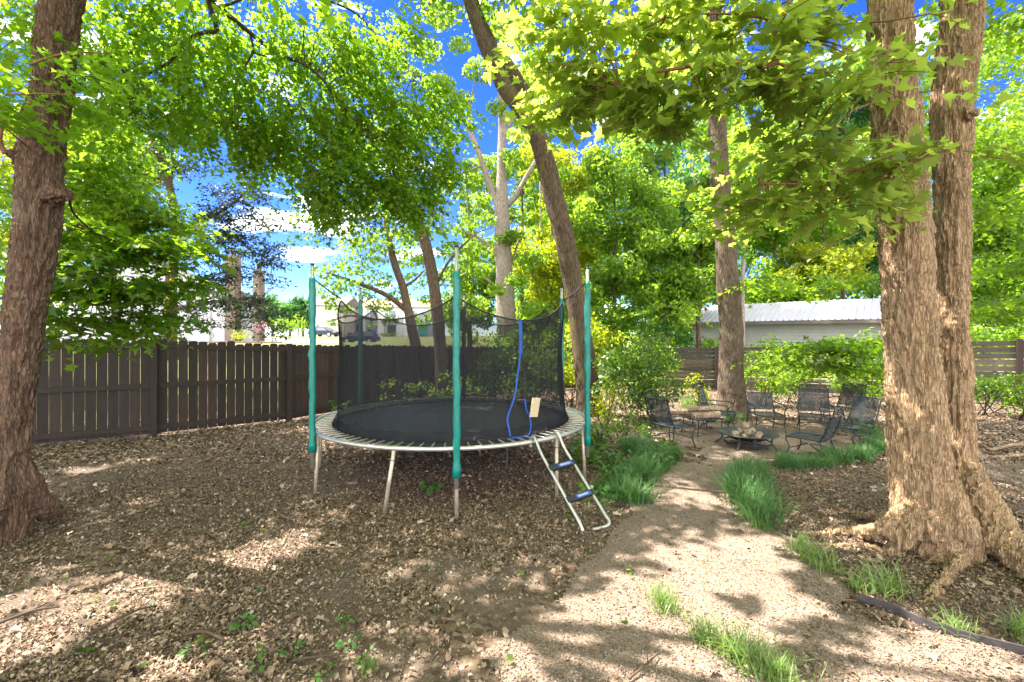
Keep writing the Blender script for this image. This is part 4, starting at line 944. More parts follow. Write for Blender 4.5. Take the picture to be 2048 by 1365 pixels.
L2 = [spline(line(q), np.ones(len(q)), 6)[0] for q in (
  [(1700, -300, 3.9), (1620, -120, 3.6), (1580, 0, 3.5), (1552, 60, 3.45), (1553, 125, 3.45)],
  [(1553, 125, 3.45), (1525, 133, 3.45), (1460, 122, 3.5), (1400, 130, 3.55), (1340, 140, 3.6), (1300, 148, 3.65), (1240, 175, 3.8)],
  [(1552, 45, 3.45), (1500, 32, 3.5), (1420, 28, 3.6), (1330, 36, 3.7)],
  [(1770, 358, 3.5), (1745, 352, 3.45), (1700, 340, 3.5), (1620, 365, 3.6), (1520, 370, 3.8)],
  [(1735, 210, 3.9), (1700, 225, 3.8), (1670, 255, 3.75), (1600, 250, 3.8)],
  [(1735, 45, 3.9), (1660, 55, 3.75), (1600, 90, 3.6)],
  [(1775, -250, 3.98), (1500, -500, 3.6), (1000, -900, 3.4), (500, -1300, 3.4)], [(1940, -250, 4.2), (2300, -400, 4.6), (2700, -700, 5.)], [(1775, -250, 3.98), (1700, -900, 4.3), (1500, -1500, 4.2)])]
mb = MB()
for q, r in zip(L2, (.026, .022, .012, .014, .010, .009, .05, .05, .05)): part('branch', MB().tube(q, np.linspace(r, r*.4, len(q)), 8), M['redtwig'], t2e)
part('branch', MB().tube(line([(1775, 362, 3.5), (1790, 330, 3.4), (1850, 315, 3.3), (1930, 300, 3.3)]), [.012, .008, .006, .003], 6, res=4), M['redtwig'], t2e)
E_ = [cl(1090, 40, 4.2, .5, .4, .3, 17), cl(1220, 40, 3.9, .55, .4, .28, 20), cl(1370, 30, 3.7, .55, .4, .25, 20), cl(1500, 60, 3.6, .45, .35, .25, 17), cl(1640, 40, 3.6, .4, .35, .25, 15),
      cl(1130, 150, 4.2, .45, .4, .22, 18), cl(1230, 170, 4.0, .5, .4, .25, 22), cl(1340, 190, 3.8, .45, .35, .2, 17), cl(1440, 170, 3.7, .45, .35, .2, 17), cl(1560, 190, 3.6, .4, .3, .18, 13), cl(1660, 190, 3.6, .35, .3, .2, 11),
      cl(1120, 225, 4.2, .3, .3, .08, 8), cl(1290, 255, 3.9, .35, .3, .1, 10), cl(1510, 405, 3.9, .28, .3, .14, 9), cl(1600, 410, 3.75, .35, .3, .16, 11), cl(1690, 395, 3.6, .3, .3, .16, 10), cl(1560, 320, 3.8, .3, .3, .15, 10), cl(1640, 290, 3.7, .35, .3, .18, 11), cl(1720, 320, 3.5, .2, .2, .15, 5), cl(1730, 440, 3.7, .15, .2, .08, 3)]
dE, twE = sprays(E_, .40, 14, .112, droop=.3, nrm=.32)
En = [cl(1800, 318, 3.25, .16, .1, .06, 5), cl(1880, 300, 3.3, .16, .1, .06, 5), cl(1790, 110, 3.3, .14, .1, .07, 4), cl(1730, 95, 3.4, .15, .1, .08, 4), cl(1880, 10, 3.4, .12, .1, .05, 2), cl(1890, 175, 3.8, .05, .05, .05, 1), cl(1960, 310, 3.5, .08, .08, .06, 2)]
dN, twN = sprays(En, .30, 8, .105, droop=.4)
crown(t2e, cat(dE, dN), MAPLE, M['maple_big'], False)
dO = overhead((-1, 8), (-3, 11.5))
crown(t2e, dO, DIAM, M['maple'], True)
twig_mb(mb, twE+twN, L2, .004, 2, .7)
tag(part('twig', mb, M['redtwig'], t2e), kind='stuff')
# far side of the right crown: dark layered sprays at the right edge
mb = MB(); Fr = [cl(2010, 40, 7, .6, .6, .3, 28), cl(2030, 300, 8.5, .8, .7, .35, 50), cl(1990, 420, 9, .8, .7, .35, 56), cl(2040, 520, 9, .8, .7, .35, 50), cl(1985, 610, 9.5, .6, .6, .25, 36), cl(2060, 620, 8.5, .6, .6, .3, 30), cl(1870, 40, 8, .5, .5, .5, 30), cl(1860, 250, 9, .4, .5, .8, 40)]
dR, twR = sprays(Fr, .8, 16, .10)
e = empty('maple_tree', (12.6, 9.4, 0), 'leafy boughs reaching in at the right edge behind the double trunk', 'tree')
tr_ = bark_tube(mb, [(12.6, 9.4, -.1), (12.5, 9.4, 2.), (12.3, 9.3, 4.5), (12.1, 9.1, 8)], [.16, .13, .11, .06], 14, 8, .05, .5); part('trunk', mb, M['bark_mid'], e)
crown(e, dR, STAR, M['maple_dark']); mb = MB(); twig_mb(mb, twR, [tr_], .004, 6, 2.5); tag(part('twig', mb, M['twig'], e), kind='stuff')

# --- leaning trunk behind the trampoline
mb = MB(); q = line([(1180, 850, 10.5), (1176, 790, 10.5), (1166, 700, 10.5), (1151, 600, 10.5), (1130, 480, 10.4), (1104, 380, 10.4), (1082, 295, 10.3), (1052, 232, 10.2), (1008, 172, 10.2), (972, 95, 10.1), (938, 0, 10.), (900, -140, 10.)])
e = empty('leaning_tree', (q[0][0], q[0][1], 0), 'mossy trunk leaning left, rising behind the trampoline', 'tree')
lp_ = bark_tube(mb, q, np.array([30, 23, 21, 20.5, 19, 19, 18, 17, 15, 13, 11, 8])*10.4/F, 30, 8, .05)
fk = line([(1092, 330, 10.5), (1072, 255, 10.7), (1052, 195, 10.8), (1022, 140, 10.8), (990, 95, 10.9), (955, 20, 11), (930, -80, 11)]); bark_tube(mb, fk, np.array([15, 14, 14, 12, 10, 8, 6])*10.7/F, 20, 8, .05)
mb.tube(line([(1128, 475, 10.4), (1120, 455, 10.2), (1118, 445, 10.1)]), [.10, .06, .03], 8)
part('trunk', mb, M['bark_lean'], e)
lb = [(P(940, -40, 10.5), 1.4), (P(1010, 30, 11), 1.1), (P(880, -150, 10), 1.8), (P(1080, 60, 11.5), 1.0), (P(850, 10, 10.5), .8)]
crown(e, lobes_crown(lb, 260, .13), DIAM, M['oak'])
# --- middle right trunk
q = line([(1468, 850, 10.3), (1466, 835, 10.3), (1463, 790, 10.3), (1462, 740, 10.3), (1463, 660, 10.3), (1456, 580, 10.3), (1448, 450, 10.3), (1441, 380, 10.3), (1435, 260, 10.3), (1430, 140, 10.3), (1425, -60, 10.3)])
mb = MB(); e = empty('maple_tree', (q[1][0], q[1][1], 0), 'slim grey brown trunk standing behind the fire pit chairs', 'tree')
tk = bark_tube(mb, q, np.array([40, 33, 25, 22, 21, 21, 19, 18, 16, 15, 11])*10.3/F, 28, 8, .05, .25, 4, 1.)
part('trunk', mb, M['bark_mid'], e)
Mr = [cl(1540, 575, 9.8, .8, .7, .10, 16), cl(1690, 690, 9.2, .8, .7, .12, 34), cl(1690, 560, 9.8, .8, .7, .12, 24), cl(1620, 690, 9.5, .8, .7, .15, 34), cl(1520, 560, 10, .5, .5, .15, 12), cl(1350, 620, 9.8, .7, .6, .2, 14), cl(1720, 690, 9, .5, .6, .2, 28), cl(1600, 730, 9.6, .6, .6, .12, 20), cl(1690, 740, 9.4, .5, .5, .15, 20)]
dM, twM = sprays(Mr, .8, 16, .11, droop=.15)
crown(e, dM, STAR, M['maple_dark'])
crown(e, lobes_crown([(P(1430, -150, 10.3), 2.), (P(1330, 0, 11), 1.2), (P(1560, -40, 11), 1.4), (P(1500, 320, 12.5), .8), (P(1570, 250, 12.5), 1.0), (P(1660, 150, 12), 1.2), (P(1400, 330, 12), .6)], 230, .13), DIAM, M['maple'])
# --- slender trunk at the corner of the picket fence
q = line([(888, 805, 12.4), (880, 690, 12.5), (873, 610, 12.5), (863, 540, 12.6), (846, 470, 12.7), (826, 415, 12.8), (800, 330, 13.), (780, 200, 13.)])
mb = MB(); e = empty('maple_tree', (q[0][0], q[0][1], 0), 'slender dark trunk at the picket fence behind the trampoline', 'tree')
tk = bark_tube(mb, q, np.array([13, 12, 12, 11, 10, 9, 7, 4])*12.5/F, 18, 8, .05, .3)
mb.tube(line([(868, 580, 12.5), (900, 520, 12.6), (950, 470, 12.8), (985, 455, 13)]), [.05, .035, .02, .01], 6, res=5); part('trunk', mb, M['bark_far'], e)
crown(e, lobes_crown([(P(860, 450, 12.8), .7), (P(790, 400, 13), .9), (P(900, 500, 13), .55), (P(960, 440, 13.5), .5), (P(930, 540, 13), .5), (P(760, 300, 13.5), 1.2), (P(880, 380, 13.5), .7), (P(930, 600, 13), .45), (P(840, 520, 13.2), .4), (P(905, 560, 13.2), .45), (P(950, 620, 13.4), .4), (P(870, 640, 13.6), .3), (P(960, 500, 13.6), .45), (P(820, 470, 13.4), .5)], 480, .115), STAR, M['oak'])
# --- forked slim tree beyond the picket fence
q = line([(838, 715, 16), (830, 685, 16), (816, 620, 16), (806, 575, 16), (790, 530, 16), (776, 470, 16), (768, 410, 16)])
mb = MB(); e = empty('maple_tree', (q[0][0], q[0][1], float(gz(q[0][0], q[0][1]))), 'slim leaning tree just beyond the picket fence with a long low limb', 'tree')
tk = bark_tube(mb, q, np.array([11, 10, 9, 8, 7, 6, 4])*16/F, 14, 8, .05)
mb.tube(line([(814, 622, 16), (775, 592, 15.8), (720, 568, 15.5), (672, 552, 15.3), (648, 545, 15.2)]), [.10, .085, .06, .04, .02], 8, res=5); mb.tube(line([(806, 575, 16), (830, 560, 16), (850, 540, 16)]), [.06, .04, .02], 6, res=4)
mb.tube(line([(740, 610, 15.6), (752, 640, 15.4), (700, 632, 15.3), (655, 645, 15.2)]), [.04, .035, .03, .015], 6, res=5)
part('trunk', mb, M['bark_far'], e)
crown(e, lobes_crown([(P(700, 530, 15.5), .7), (P(660, 580, 15.3), .6), (P(750, 560, 16), .7), (P(790, 480, 16), .9), (P(720, 470, 16), .7), (P(835, 560, 16.5), .6), (P(760, 610, 15.8), .5), (P(690, 620, 15.4), .35), (P(800, 590, 16.2), .45), (P(665, 645, 15.3), .25), (P(845, 640, 16.5), .45), (P(720, 420, 16.5), .5), (P(650, 545, 15.3), .5), (P(690, 570, 15.3), .5), (P(730, 590, 15.6), .45), (P(665, 610, 15.2), .35), (P(780, 640, 16), .35), (P(820, 520, 16.4), .6), (P(750, 510, 16.2), .7), (P(700, 490, 16.4), .6), (P(860, 600, 16.6), .5), (P(745, 650, 16), .2)], 430, .12), STAR, M['oak'])

# --- ivy covered pine beyond the fence on the left, thin dark sprays
q = line([(341, 720, 14.5), (341, 680, 14.5), (341, 620, 14.5), (343, 560, 14.5), (350, 500, 14.5), (352, 440, 14.5), (338, 370, 14.5), (318, 310, 14.6), (288, 240, 14.7)])
mb = MB(); e = empty('pine_tree', (q[0][0], q[0][1], float(gz(q[0][0], q[0][1]))), 'sparse dark needled pine with an ivy wrapped trunk beyond the picket fence', 'tree')
bark_tube(mb, q, np.array([13, 12, 11, 10, 8, 7, 6, 5, 3])*14.5/F, 14, 8, .05)
PL = [[(345, 470, 14.5), (390, 450, 14.3), (440, 425, 14.2), (475, 400, 14.1), (505, 372, 14)], [(350, 520, 14.5), (390, 490, 14.4), (430, 470, 14.3), (470, 475, 14.2), (500, 500, 14.1), (540, 520, 14)], [(345, 620, 14.5), (385, 612, 14.2), (430, 604, 14), (480, 603, 13.9), (520, 620, 13.8), (545, 660, 13.7)],
      [(340, 380, 14.5), (345, 330, 14.6), (342, 290, 14.6)], [(338, 370, 14.5), (300, 350, 14.6), (255, 345, 14.7)], [(345, 560, 14.5), (310, 600, 14.3), (280, 640, 14.2)], [(430, 470, 14.3), (470, 440, 14.2), (520, 440, 14.1)], [(400, 610, 14.1), (420, 560, 14.1), (440, 545, 14)], [(318, 310, 14.6), (360, 260, 14.6), (400, 250, 14.5)]]
PLs = [spline(line(l), np.ones(len(l)), 6)[0] for l in PL]
for l, r in zip(PLs, (.075, .07, .075, .05, .045, .04, .035, .03, .035)): mb.tube(l, np.linspace(r, r*.3, len(l)), 7)
cs = []
for l in PLs:
    for k in range(0, len(l), 2):
        if k > 3: cs.append((l[k]+rng.normal(size=3)*.12, (.35, .35, .22), 14))
for px, py in ((400, 560), (440, 590), (460, 470), (500, 470), (500, 640), (470, 560), (430, 520), (530, 600), (400, 500), (410, 420), (480, 330), (520, 400), (545, 440), (555, 490), (520, 540), (480, 540), (450, 500), (430, 380), (390, 330), (300, 290), (250, 300), (420, 640), (380, 650), (470, 640), (510, 600), (330, 270), (200, 290), (560, 520), (540, 560), (270, 655), (310, 650)): cs.append((P(px, py, 14.2), (.42, .42, .28), 18))
dP, twP = sprays(cs, .38, 9, .095, spread=.8, nrm=.8)
twig_mb(mb, twP, PLs, .005, 3, 1.3); part('trunk', mb, M['bark_far'], e); crown(e, dP, DIAM, M['needle'])
iv = [(P(347+rng.normal()*7, y, 14.35), (.14, .12, .28)) for y in range(560, 700, 10)]+[(P(330, 590, 14.2), (.4, .35, .2)), (P(370, 560, 14.2), (.4, .3, .25)), (P(330, 540, 14.3), (.3, .3, .3)), (P(385, 590, 14.2), (.3, .3, .15))]
d = lobes_crown(iv, 900, .085); poly_object('ivy', leaf_verts(d[0], d[1], d[2], d[3], OVAL), 6, M['yellow'], e, d[4])

# --- tall pale oak beyond the fence
q5 = line([(1017, 720, 20), (1013, 640, 20), (1008, 540, 20), (1003, 430, 20), (1003, 330, 20), (1005, 230, 20), (999, 150, 20), (985, 50, 20)])
e = empty('oak_tree', (q5[0][0], q5[0][1], float(gz(q5[0][0], q5[0][1]))), 'tall pale barked oak forking high beyond the back fence', 'tree'); mb = MB()
bark_tube(mb, q5, np.array([24, 19, 17, 15, 9, 8, 6, 3])*20/F, 20, 8, .04)
O5 = [([(1003, 425, 20), (985, 385, 20), (966, 330, 19.8), (945, 275, 19.6), (917, 218, 19.5), (880, 150, 19.3)], 8), ([(1004, 420, 20), (1030, 395, 20), (1055, 350, 20.1), (1078, 312, 20.2), (1125, 250, 20.4)], 7), ([(1008, 530, 20), (985, 500, 19.8), (955, 475, 19.6), (925, 462, 19.4)], 6), ([(966, 330, 19.8), (930, 345, 19.6), (890, 355, 19.4)], 3), ([(1012, 560, 20), (1025, 520, 20), (1040, 470, 20.3)], 4), ([(945, 275, 19.6), (940, 220, 19.6), (950, 160, 19.5)], 4), ([(1004, 270, 20), (1040, 220, 20), (1060, 170, 20)], 4), ([(1010, 600, 20), (975, 560, 19.7), (940, 545, 19.5), (910, 560, 19.4)], 4)]
for l, w in O5: l = line(l); mb.tube(l, np.linspace(w, w*.3, len(l))*20/F, 8, res=5)
part('trunk', mb, M['bark_pale'], e)
lb = [(P(px, py, 19.6+.6*rng.normal()), s) for px, py, s in ((880, 170, .7), (920, 200, .6), (960, 140, .7), (940, 330, .5), (895, 350, .45), (1060, 180, .7), (1110, 250, .8), (1050, 260, .5), (985, 60, .8), (1030, 60, .7), (930, 460, .6), (960, 540, .6), (1060, 440, .5), (1090, 350, .6), (900, 280, .5), (1030, 470, .45), (1080, 120, .7), (860, 100, .6), (920, 90, .5), (1120, 350, .7), (1060, 520, .8), (1075, 620, .7), (950, 610, .7), (1140, 180, .9), (860, 240, .6), (1040, 330, .4), (1012, 480, .5), (990, 580, .45), (1020, 310, .45), (995, 215, .5), (960, 400, .5), (1035, 560, .5), (880, 30, .8), (960, 20, .6))]
crown(e, lobes_crown(lb, 640, .15), STAR, M['oak'])

# ================================================================== woods behind
def wood(px, py_base, Y, h, crownspec, label, mat, bark='bark_far', tr=.14, per=620, leaf=.17, name='maple_tree', group=None):
    x = (px-1024)/F*Y; z = float(gz(x, Y))
    lobes = []
    for cpx, cpy, rx, rz, n, lr in crownspec: lobes += auto_lobes(P(cpx, cpy, Y), (rx*1.05, rx*.75, rz*1.05), int(n*2.6), lr*.72)
    return tree_far(name, label, 'tree', (x, Y, z), h, tr, lobes, leaf, mat, M[bark], per*.95, (.3*rng.normal(), .2), group, flat=.85)
wood(1110, 0, 23, 12, [(1120, 500, 2.6, 2.6, 16, .95), (1130, 330, 1.8, 1.6, 8, .9)], 'yellow green tree filling the gap between the pale oak and the leaning trunk', M['yellow'])
wood(1230, 0, 18, 9, [(1240, 430, 2.4, 2.6, 18, .85), (1230, 590, 2., 1.4, 12, .75)], 'bright green tree right of the leaning trunk', M['oak'], tr=.10)
wood(1330, 0, 24, 13, [(1330, 400, 3., 3., 22, 1.), (1350, 560, 2.6, 1.6, 12, .9)], 'cool green tree behind the bright one right of the leaning trunk', M['oak_blue'], leaf=.17)
wood(1400, 0, 17, 9, [(1400, 500, 1.7, 2., 14, .75), (1340, 600, 1.2, .9, 8, .6)], 'leafy young tree left of the metal roofed shed', M['oak'], tr=.09)
wood(1545, 0, 27, 14, [(1560, 420, 3.6, 3.2, 24, 1.1), (1540, 560, 3., 1.4, 12, .9)], 'tall green tree behind the metal roof', M['maple'], 'bark_pale', leaf=.18)
wood(1486, 0, 22, 11, [(1500, 330, 2.4, 2.0, 13, .9)], 'pale slim trunk tree just right of the middle trunk', M['oak'], 'bark_pale', tr=.13)
wood(1690, 0, 29, 14, [(1690, 450, 4., 3.4, 26, 1.15), (1700, 200, 3., 2.4, 14, 1.1)], 'broad tree behind the shed roof beside the double trunk', M['oak_blue'], leaf=.19)
wood(1640, 0, 25, 12, [(1640, 540, 2.6, 1.3, 14, .85)], 'sunlit yellow green tree overhanging the shed roof', M['yellow'])
wood(1980, 0, 19, 10, [(2000, 480, 2.6, 2.6, 22, .9), (1990, 330, 2.0, 1.4, 9, .85), (2000, 620, 2.2, .8, 10, .7)], 'dense green tree filling the right edge behind the slat fence', M['maple'], tr=.12)
wood(1075, 0, 27, 12, [(1085, 560, 2.2, 1.8, 13, .9)], 'thin pale tree between the pale oak and the leaning trunk', M['oak_blue'], 'bark_pale', tr=.12)
wood(940, 0, 25, 11, [(925, 600, 2.6, 1.6, 14, .85), (940, 520, 1.8, 1.4, 7, .8)], 'round crowned tree beyond the back fence left of the pale oak', M['oak'])
wood(60, 0, 13, 9, [(40, 420, 1.6, 2.4, 16, .75), (120, 300, 1.6, 1.4, 9, .75), (20, 580, 1., 1.2, 8, .6)], 'bright tree beyond the fence behind the left trunk', M['yellow'], tr=.10, leaf=.13)
wood(230, 0, 20, 11, [(225, 330, 2.4, 1.6, 12, .9), (190, 460, 1.8, 1.6, 9, .85)], 'pale green tree beyond the fence behind the near hanging leaves', M['maple'], tr=.12)
wood(1045, 0, 30, 15, [(1050, 330, 2.2, 3.0, 9, 1.0), (960, 380, 2.4, 2.2, 6, .9), (1090, 180, 2.6, 2.0, 6, 1.0)], 'airy tall tree far behind the pale oak, showing between its forks', M['oak'], leaf=.2)
# the wood far behind, one mass
lb = []
for i in range(300):
    px = 1020+rng.random()*1150; Y = 34+14*rng.random(); py = 690-rng.random()**1.1*(640 if px > 1180 else 300); lb.append((P(px, py, Y), 2.0*(.6+.7*rng.random())))
for i in range(110):
    px = 640+rng.random()*1500; Y = 27+8*rng.random()
    if px > 930: lb.append((P(px, 690-rng.random()*75, Y), 1.3*(.6+.7*rng.random())))
d = lobes_crown(lb, 75, .36, .7); o = poly_object('woods', leaf_verts(d[0], d[1], d[2], d[3], STAR), len(STAR), M['oak'], None, d[4]); tag(o, 'dense green wood closing the view behind the yard', 'woods', kind='stuff')
mb = MB()
# ================================================================== shrubs inside the yard
def shrub(name, px, Y, w, h, label, mat, n=9, leaf=.075, per=420, group=None, stems=7, z0=0., tpl=OVAL):
    x = (px-1024)/F*Y; b = np.array([x, Y, z0]); e = empty(name, b, label, 'shrub', group); mb = MB(); lobes = []
    for i in range(n):
        a = rng.random()*6.28; rr = w*.5*rng.random()**.6; zz = h*(.25+.7*rng.random()); lobes.append((b+np.array([rr*math.cos(a), rr*.8*math.sin(a), zz]), np.array([1, 1, .7])*h*.24*(.7+.6*rng.random())))
    for i in range(stems):
        c = lobes[i % n][0]; mb.tube([b+rng.normal(size=3)*np.array([.1, .1, 0])*w, (b+c)/2+rng.normal(size=3)*.05, c], [.014, .011, .005], 5, res=4)
    part('stem', mb, M['twig'], e); crown(e, lobes_crown(lobes, per*2., leaf, 1, .7), tpl, mat, name='foliage'); return e
shrub('shrub', 1275, 9.6, 1.5, 1.75, 'dense dotted shrub standing between the trampoline and the slim grey brown trunk', M['shrub'], 20, .075, 460)
shrub('shrub', 1210, 8.9, .7, .95, 'yellowish nandina like shrub beside the right trampoline pole', M['yellow'], 10, .06, 420)
shrub('shrub', 1200, 7.6, .8, .45, 'low green shrub at the foot of the right trampoline pole', M['shrub'], 8, .06, 520)
shrub('shrub', 1240, 7.9, .7, .5, 'low bushy shrub behind the left path grass', M['shrub'], 8, .06, 520)
shrub('shrub', 1075, 11.2, 1.6, 1.55, 'sunlit shrub seen through the net behind the blue strap', M['shrub'], 18, .08, 380)
shrub('shrub', 990, 12.2, 1.5, 1.5, 'dark leafy shrub seen through the net right of the front pole', M['shrub'], 16, .085, 380)
shrub('shrub', 900, 11.4, 1.5, .9, 'low shrub seen through the net behind the front pole', M['maple_dark'], 13, .08, 380)
shrub('shrub', 820, 11.0, 1.2, .75, 'low shrub seen through the net before the picket fence', M['maple_dark'], 11, .08, 360)
shrub('shrub', 672, 9.9, .55, .45, 'small ferny shrub at the foot of the picket fence left of the net', M['oak_blue'], 7, .08, 330)
shrub('shrub', 1140, 11.6, 1.2, 1.5, 'light green shrub at the foot of the leaning trunk', M['yellow'], 12, .08, 360)
shrub('shrub', 1525, 11.6, 1.3, 1.5, 'fine leaved shrub right of the slim grey brown trunk before the slat fence', M['oak'], 16, .07, 420)
shrub('shrub', 1590, 12.4, 1.0, 1.3, 'pale green shrub at the slat fence between two chairs', M['maple'], 10, .08, 330)
shrub('shrub', 1730, 11.6, 1.4, 1.5, 'dark leafy shrub half hidden behind the double trunk', M['maple_dark'], 15, .08, 400)
shrub('shrub', 1395, 11.8, .7, .8, 'bright shrub between the firewood table and the slat fence', M['yellow'], 8, .08, 300)
shrub('shrub', 1975, 10.4, .9, 1.25, 'shrub before the slat fence at the right edge', M['shrub'], 10, .08, 340)
shrub('shrub', 2050, 9.8, .9, 1.2, 'shrub cut by the right edge of the view', M['maple_dark'], 10, .08, 340)
shrub('shrub', 1310, 13.4, 1.5, 1.6, 'light shrub in front of the left end of the slat fence', M['oak'], 12, .09, 280)
for px, Y, w, h, m_, lab in ((1090, 17.5, 2.4, 2.3, 'oak', 'tall leafy shrub beyond the back fence under the pale oak'), (1180, 16.8, 2.2, 2.4, 'yellow', 'tall yellow green shrub beyond the back fence at the leaning trunk'), (1265, 17.2, 2.4, 2.6, 'oak', 'tall green shrub behind the dense dotted shrub'), (1340, 18.5, 2.4, 2.4, 'oak_blue', 'cool green tall shrub left of the metal roofed shed'), (1000, 18.0, 2.4, 1.9, 'maple', 'leafy shrub beyond the back fence behind the net'), (1410, 17.0, 1.4, 1.7, 'maple', 'shrub at the left end wall of the shed'), (1540, 16.0, 1.6, 1.7, 'maple', 'leafy shrub between the shed wall and the slat fence'), (1700, 14.6, 1.6, 1.9, 'maple_dark', 'shrub between the shed and the slat fence beside the double trunk'), (2000, 13.2, 1.8, 2.1, 'oak', 'shrub behind the slat fence at the right edge')):
    shrub('shrub', px, Y, w, h, lab, M[m_], 16, .12, 150, z0=float(gz((px-1024)/F*Y, Y)))
# ivy and seedlings under the shrubs
n = 3000; pxs = 1140+rng.random(n)*230; pys = 830+rng.random(n)**.8*110; k = ~on_path((pxs-1024)/F*F*HC/(pys-HY), F*HC/(pys-HY)); pxs, pys = pxs[k], pys[k]; n = len(pxs)
k = fbm(np.stack([pxs*.03, pys*.05, pxs*0], 1), 2) > .47; pxs, pys = pxs[k], pys[k]; n = len(pxs); a = rng.random(n)*6.28
Pp = np.stack([(pxs-1024)/F*F*HC/(pys-HY), F*HC/(pys-HY), .03+.16*rng.random(n)], 1)
o = poly_object('ground_cover', leaf_verts(Pp, np.stack([np.cos(a), np.sin(a), a*0], 1), np.array([0, 0, 1.])+rng.normal(size=(n, 3))*.4, .05+.05*rng.random(n), OVAL), 6, M['shrub'], None, rng.random(n)); tag(o, 'low green ground cover behind the ladder and left path grass', 'ground cover', kind='stuff')

# ================================================================== shed with metal roof
def wpt(px, z, Y): return np.array([(px-1024)/F*Y, Y, z])
s0 = wpt(1385, 0, 24.5); s1 = wpt(1850, 0, 18.4); d = s1-s0; Ls = np.linalg.norm(d); d /= Ls; nb_ = np.array([-d[1], d[0], 0])
if nb_[1] < 0: nb_ = -nb_
se = empty('shed', s0, 'long low shed with grey siding and ribbed metal roof behind the slat fence', 'shed')
mb = MB()
for q in range(17):
    z0, z1 = q*.155, (q+1)*.155
    mb.add([s0+up*z0-nb_*.035, s1+up*z0-nb_*.035, s1+up*z1, s0+up*z1], [(0, 1, 2, 3)])
for pA, pB in ((s0, s0+nb_*5), (s1, s1+nb_*5), (s0+nb_*5, s1+nb_*5)): mb.add([pA, pB, pB+up*2.63, pA+up*2.63], [(0, 1, 2, 3)])
part('wall', mb, M['shedwall'], se, False)
ez, rz_, ov = 2.56, 3.62, .45; mb = MB(); a0 = s0-d*.3-nb_*ov; a1 = s1+d*.3-nb_*ov; r0 = s0-d*.3+nb_*2.5; r1 = s1+d*.3+nb_*2.5; k0 = s0-d*.3+nb_*5.4; k1 = s1+d*.3+nb_*5.4
nr = int(Ls/.23); prof = []
for i in range(nr):
    f = i/nr; w = 1/nr
    for g_, hh in ((0, 0), (.70, 0), (.78, .035), (.92, .035)): prof.append((f+w*g_, hh))
prof.append((1, 0)); V = np.array([[a0+(a1-a0)*f+up*(ez+h) for f, h in prof], [r0+(r1-r0)*f+up*(rz_+h) for f, h in prof], [k0+(k1-k0)*f+up*(ez+h) for f, h in prof]]); mb.grid(V)
part('roof', mb, M['roofmetal'], se, False)
mb = MB(); mb.add([a0+up*(ez-.16), a1+up*(ez-.16), a1+up*(ez-.01), a0+up*(ez-.01)], [(0, 1, 2, 3)]); mb.add([a0+up*(ez-.16), a1+up*(ez-.16), s1+up*(ez-.16), s0+up*(ez-.16)], [(0, 1, 2, 3)]); part('fascia', mb, M['roofdark'], se, False)

# ================================================================== houses, cars and plants beyond the picket fence
he = empty('house', (-16.6, 30, 1.35), 'pale lavender house with lap siding and two brick chimneys beyond the fence', 'house'); mb = MB()
x0, x1, yh, zb = -34.0, -16.7, 30.0, 1.3
zt, xp, zp = 4.3, -25.0, 7.2
for q in range(76):
    z0, z1 = zb+q*.122, zb+(q+1)*.122; xr = x1 if z0 < zt else x1+(xp-x1)*(z0-zt)/(zp-zt); xl = x0 if z0 < zt else x0+(xp-x0)*(z0-zt)/(zp-zt)
    if z0 < zp: mb.add([(xl, yh-.02, z0), (xr, yh-.02, z0), (xr, yh, z1), (xl, yh, z1)], [(0, 1, 2, 3)])
xb_ = x1-5.6; mb.add([(x1, yh, zb), (xb_, yh+9, zb), (xb_, yh+9, zt), (x1, yh, zt)], [(0, 1, 2, 3)]); mb.add([(x0, yh+9, zb), (xb_, yh+9, zb), (xb_, yh+9, zt), (xp-4, yh+9, zp), (x0, yh+9, zt)], [(0, 1, 2, 3, 4)])
part('wall', mb, M['lap'], he, False)
mb = MB(); mb.box((x1-.01, yh-.03, (zb+zt)/2), (.16, .1, zt-zb)); part('corner_board', mb, M['white'], he, False)
mb = MB(); mb.add([(x1+.3, yh-.3, zt-.05), (xb_+.3, yh+9.3, zt-.05), (xp-4, yh+9.3, zp+.12), (xp, yh-.3, zp+.12), (x0-.3, yh+9.3, zt-.05), (x0-.3, yh-.3, zt-.05)], [(0, 1, 2, 3), (3, 2, 4, 5)]); part('roof', mb, M['roofdark'], he, False)
for px0, px1, top in ((456, 476, 512), (512, 524, 541)):
    xa, xb = (px0-1024)/F*29.6, (px1-1024)/F*29.6; zc = HC-(top-HY)/F*29.6; mb = MB().box(((xa+xb)/2, 29.6, (zc+zb)/2), (xb-xa, .7, zc-zb)); c_ = part('chimney', mb, M['brick'], he, False)
    part('chimney_pot', MB().lathe([(.14, 0), (.14, .28), (.17, .3), (.17, .36), (.1, .36)], ((xa+xb)/2, 29.6, zc), 12), M['brick'], c_)
part('downpipe', MB().tube([(-20.1, 29.9, zb), (-20.1, 29.9, zt-.1)], .05, 8), M['white'], he)
e = part('retaining_wall', MB().box((-16.9, 26.5, 1.30), (6.6, .22, .36)).box((-16.9, 26.5, 1.49), (6.7, .26, .06)), M['timber'], None, False); tag(e, 'low timber retaining wall at the lawn before the lavender house', 'wall')
e = part('garden_steps', MB().box((-12.9, 26.2, 1.34), (.9, .3, .16)).box((-12.7, 25.8, 1.24), (.9, .3, .16)).box((-12.5, 25.4, 1.14), (.9, .3, .16)), M['timber'], None, False); tag(e, 'short timber garden steps at the end of the retaining wall', 'steps')
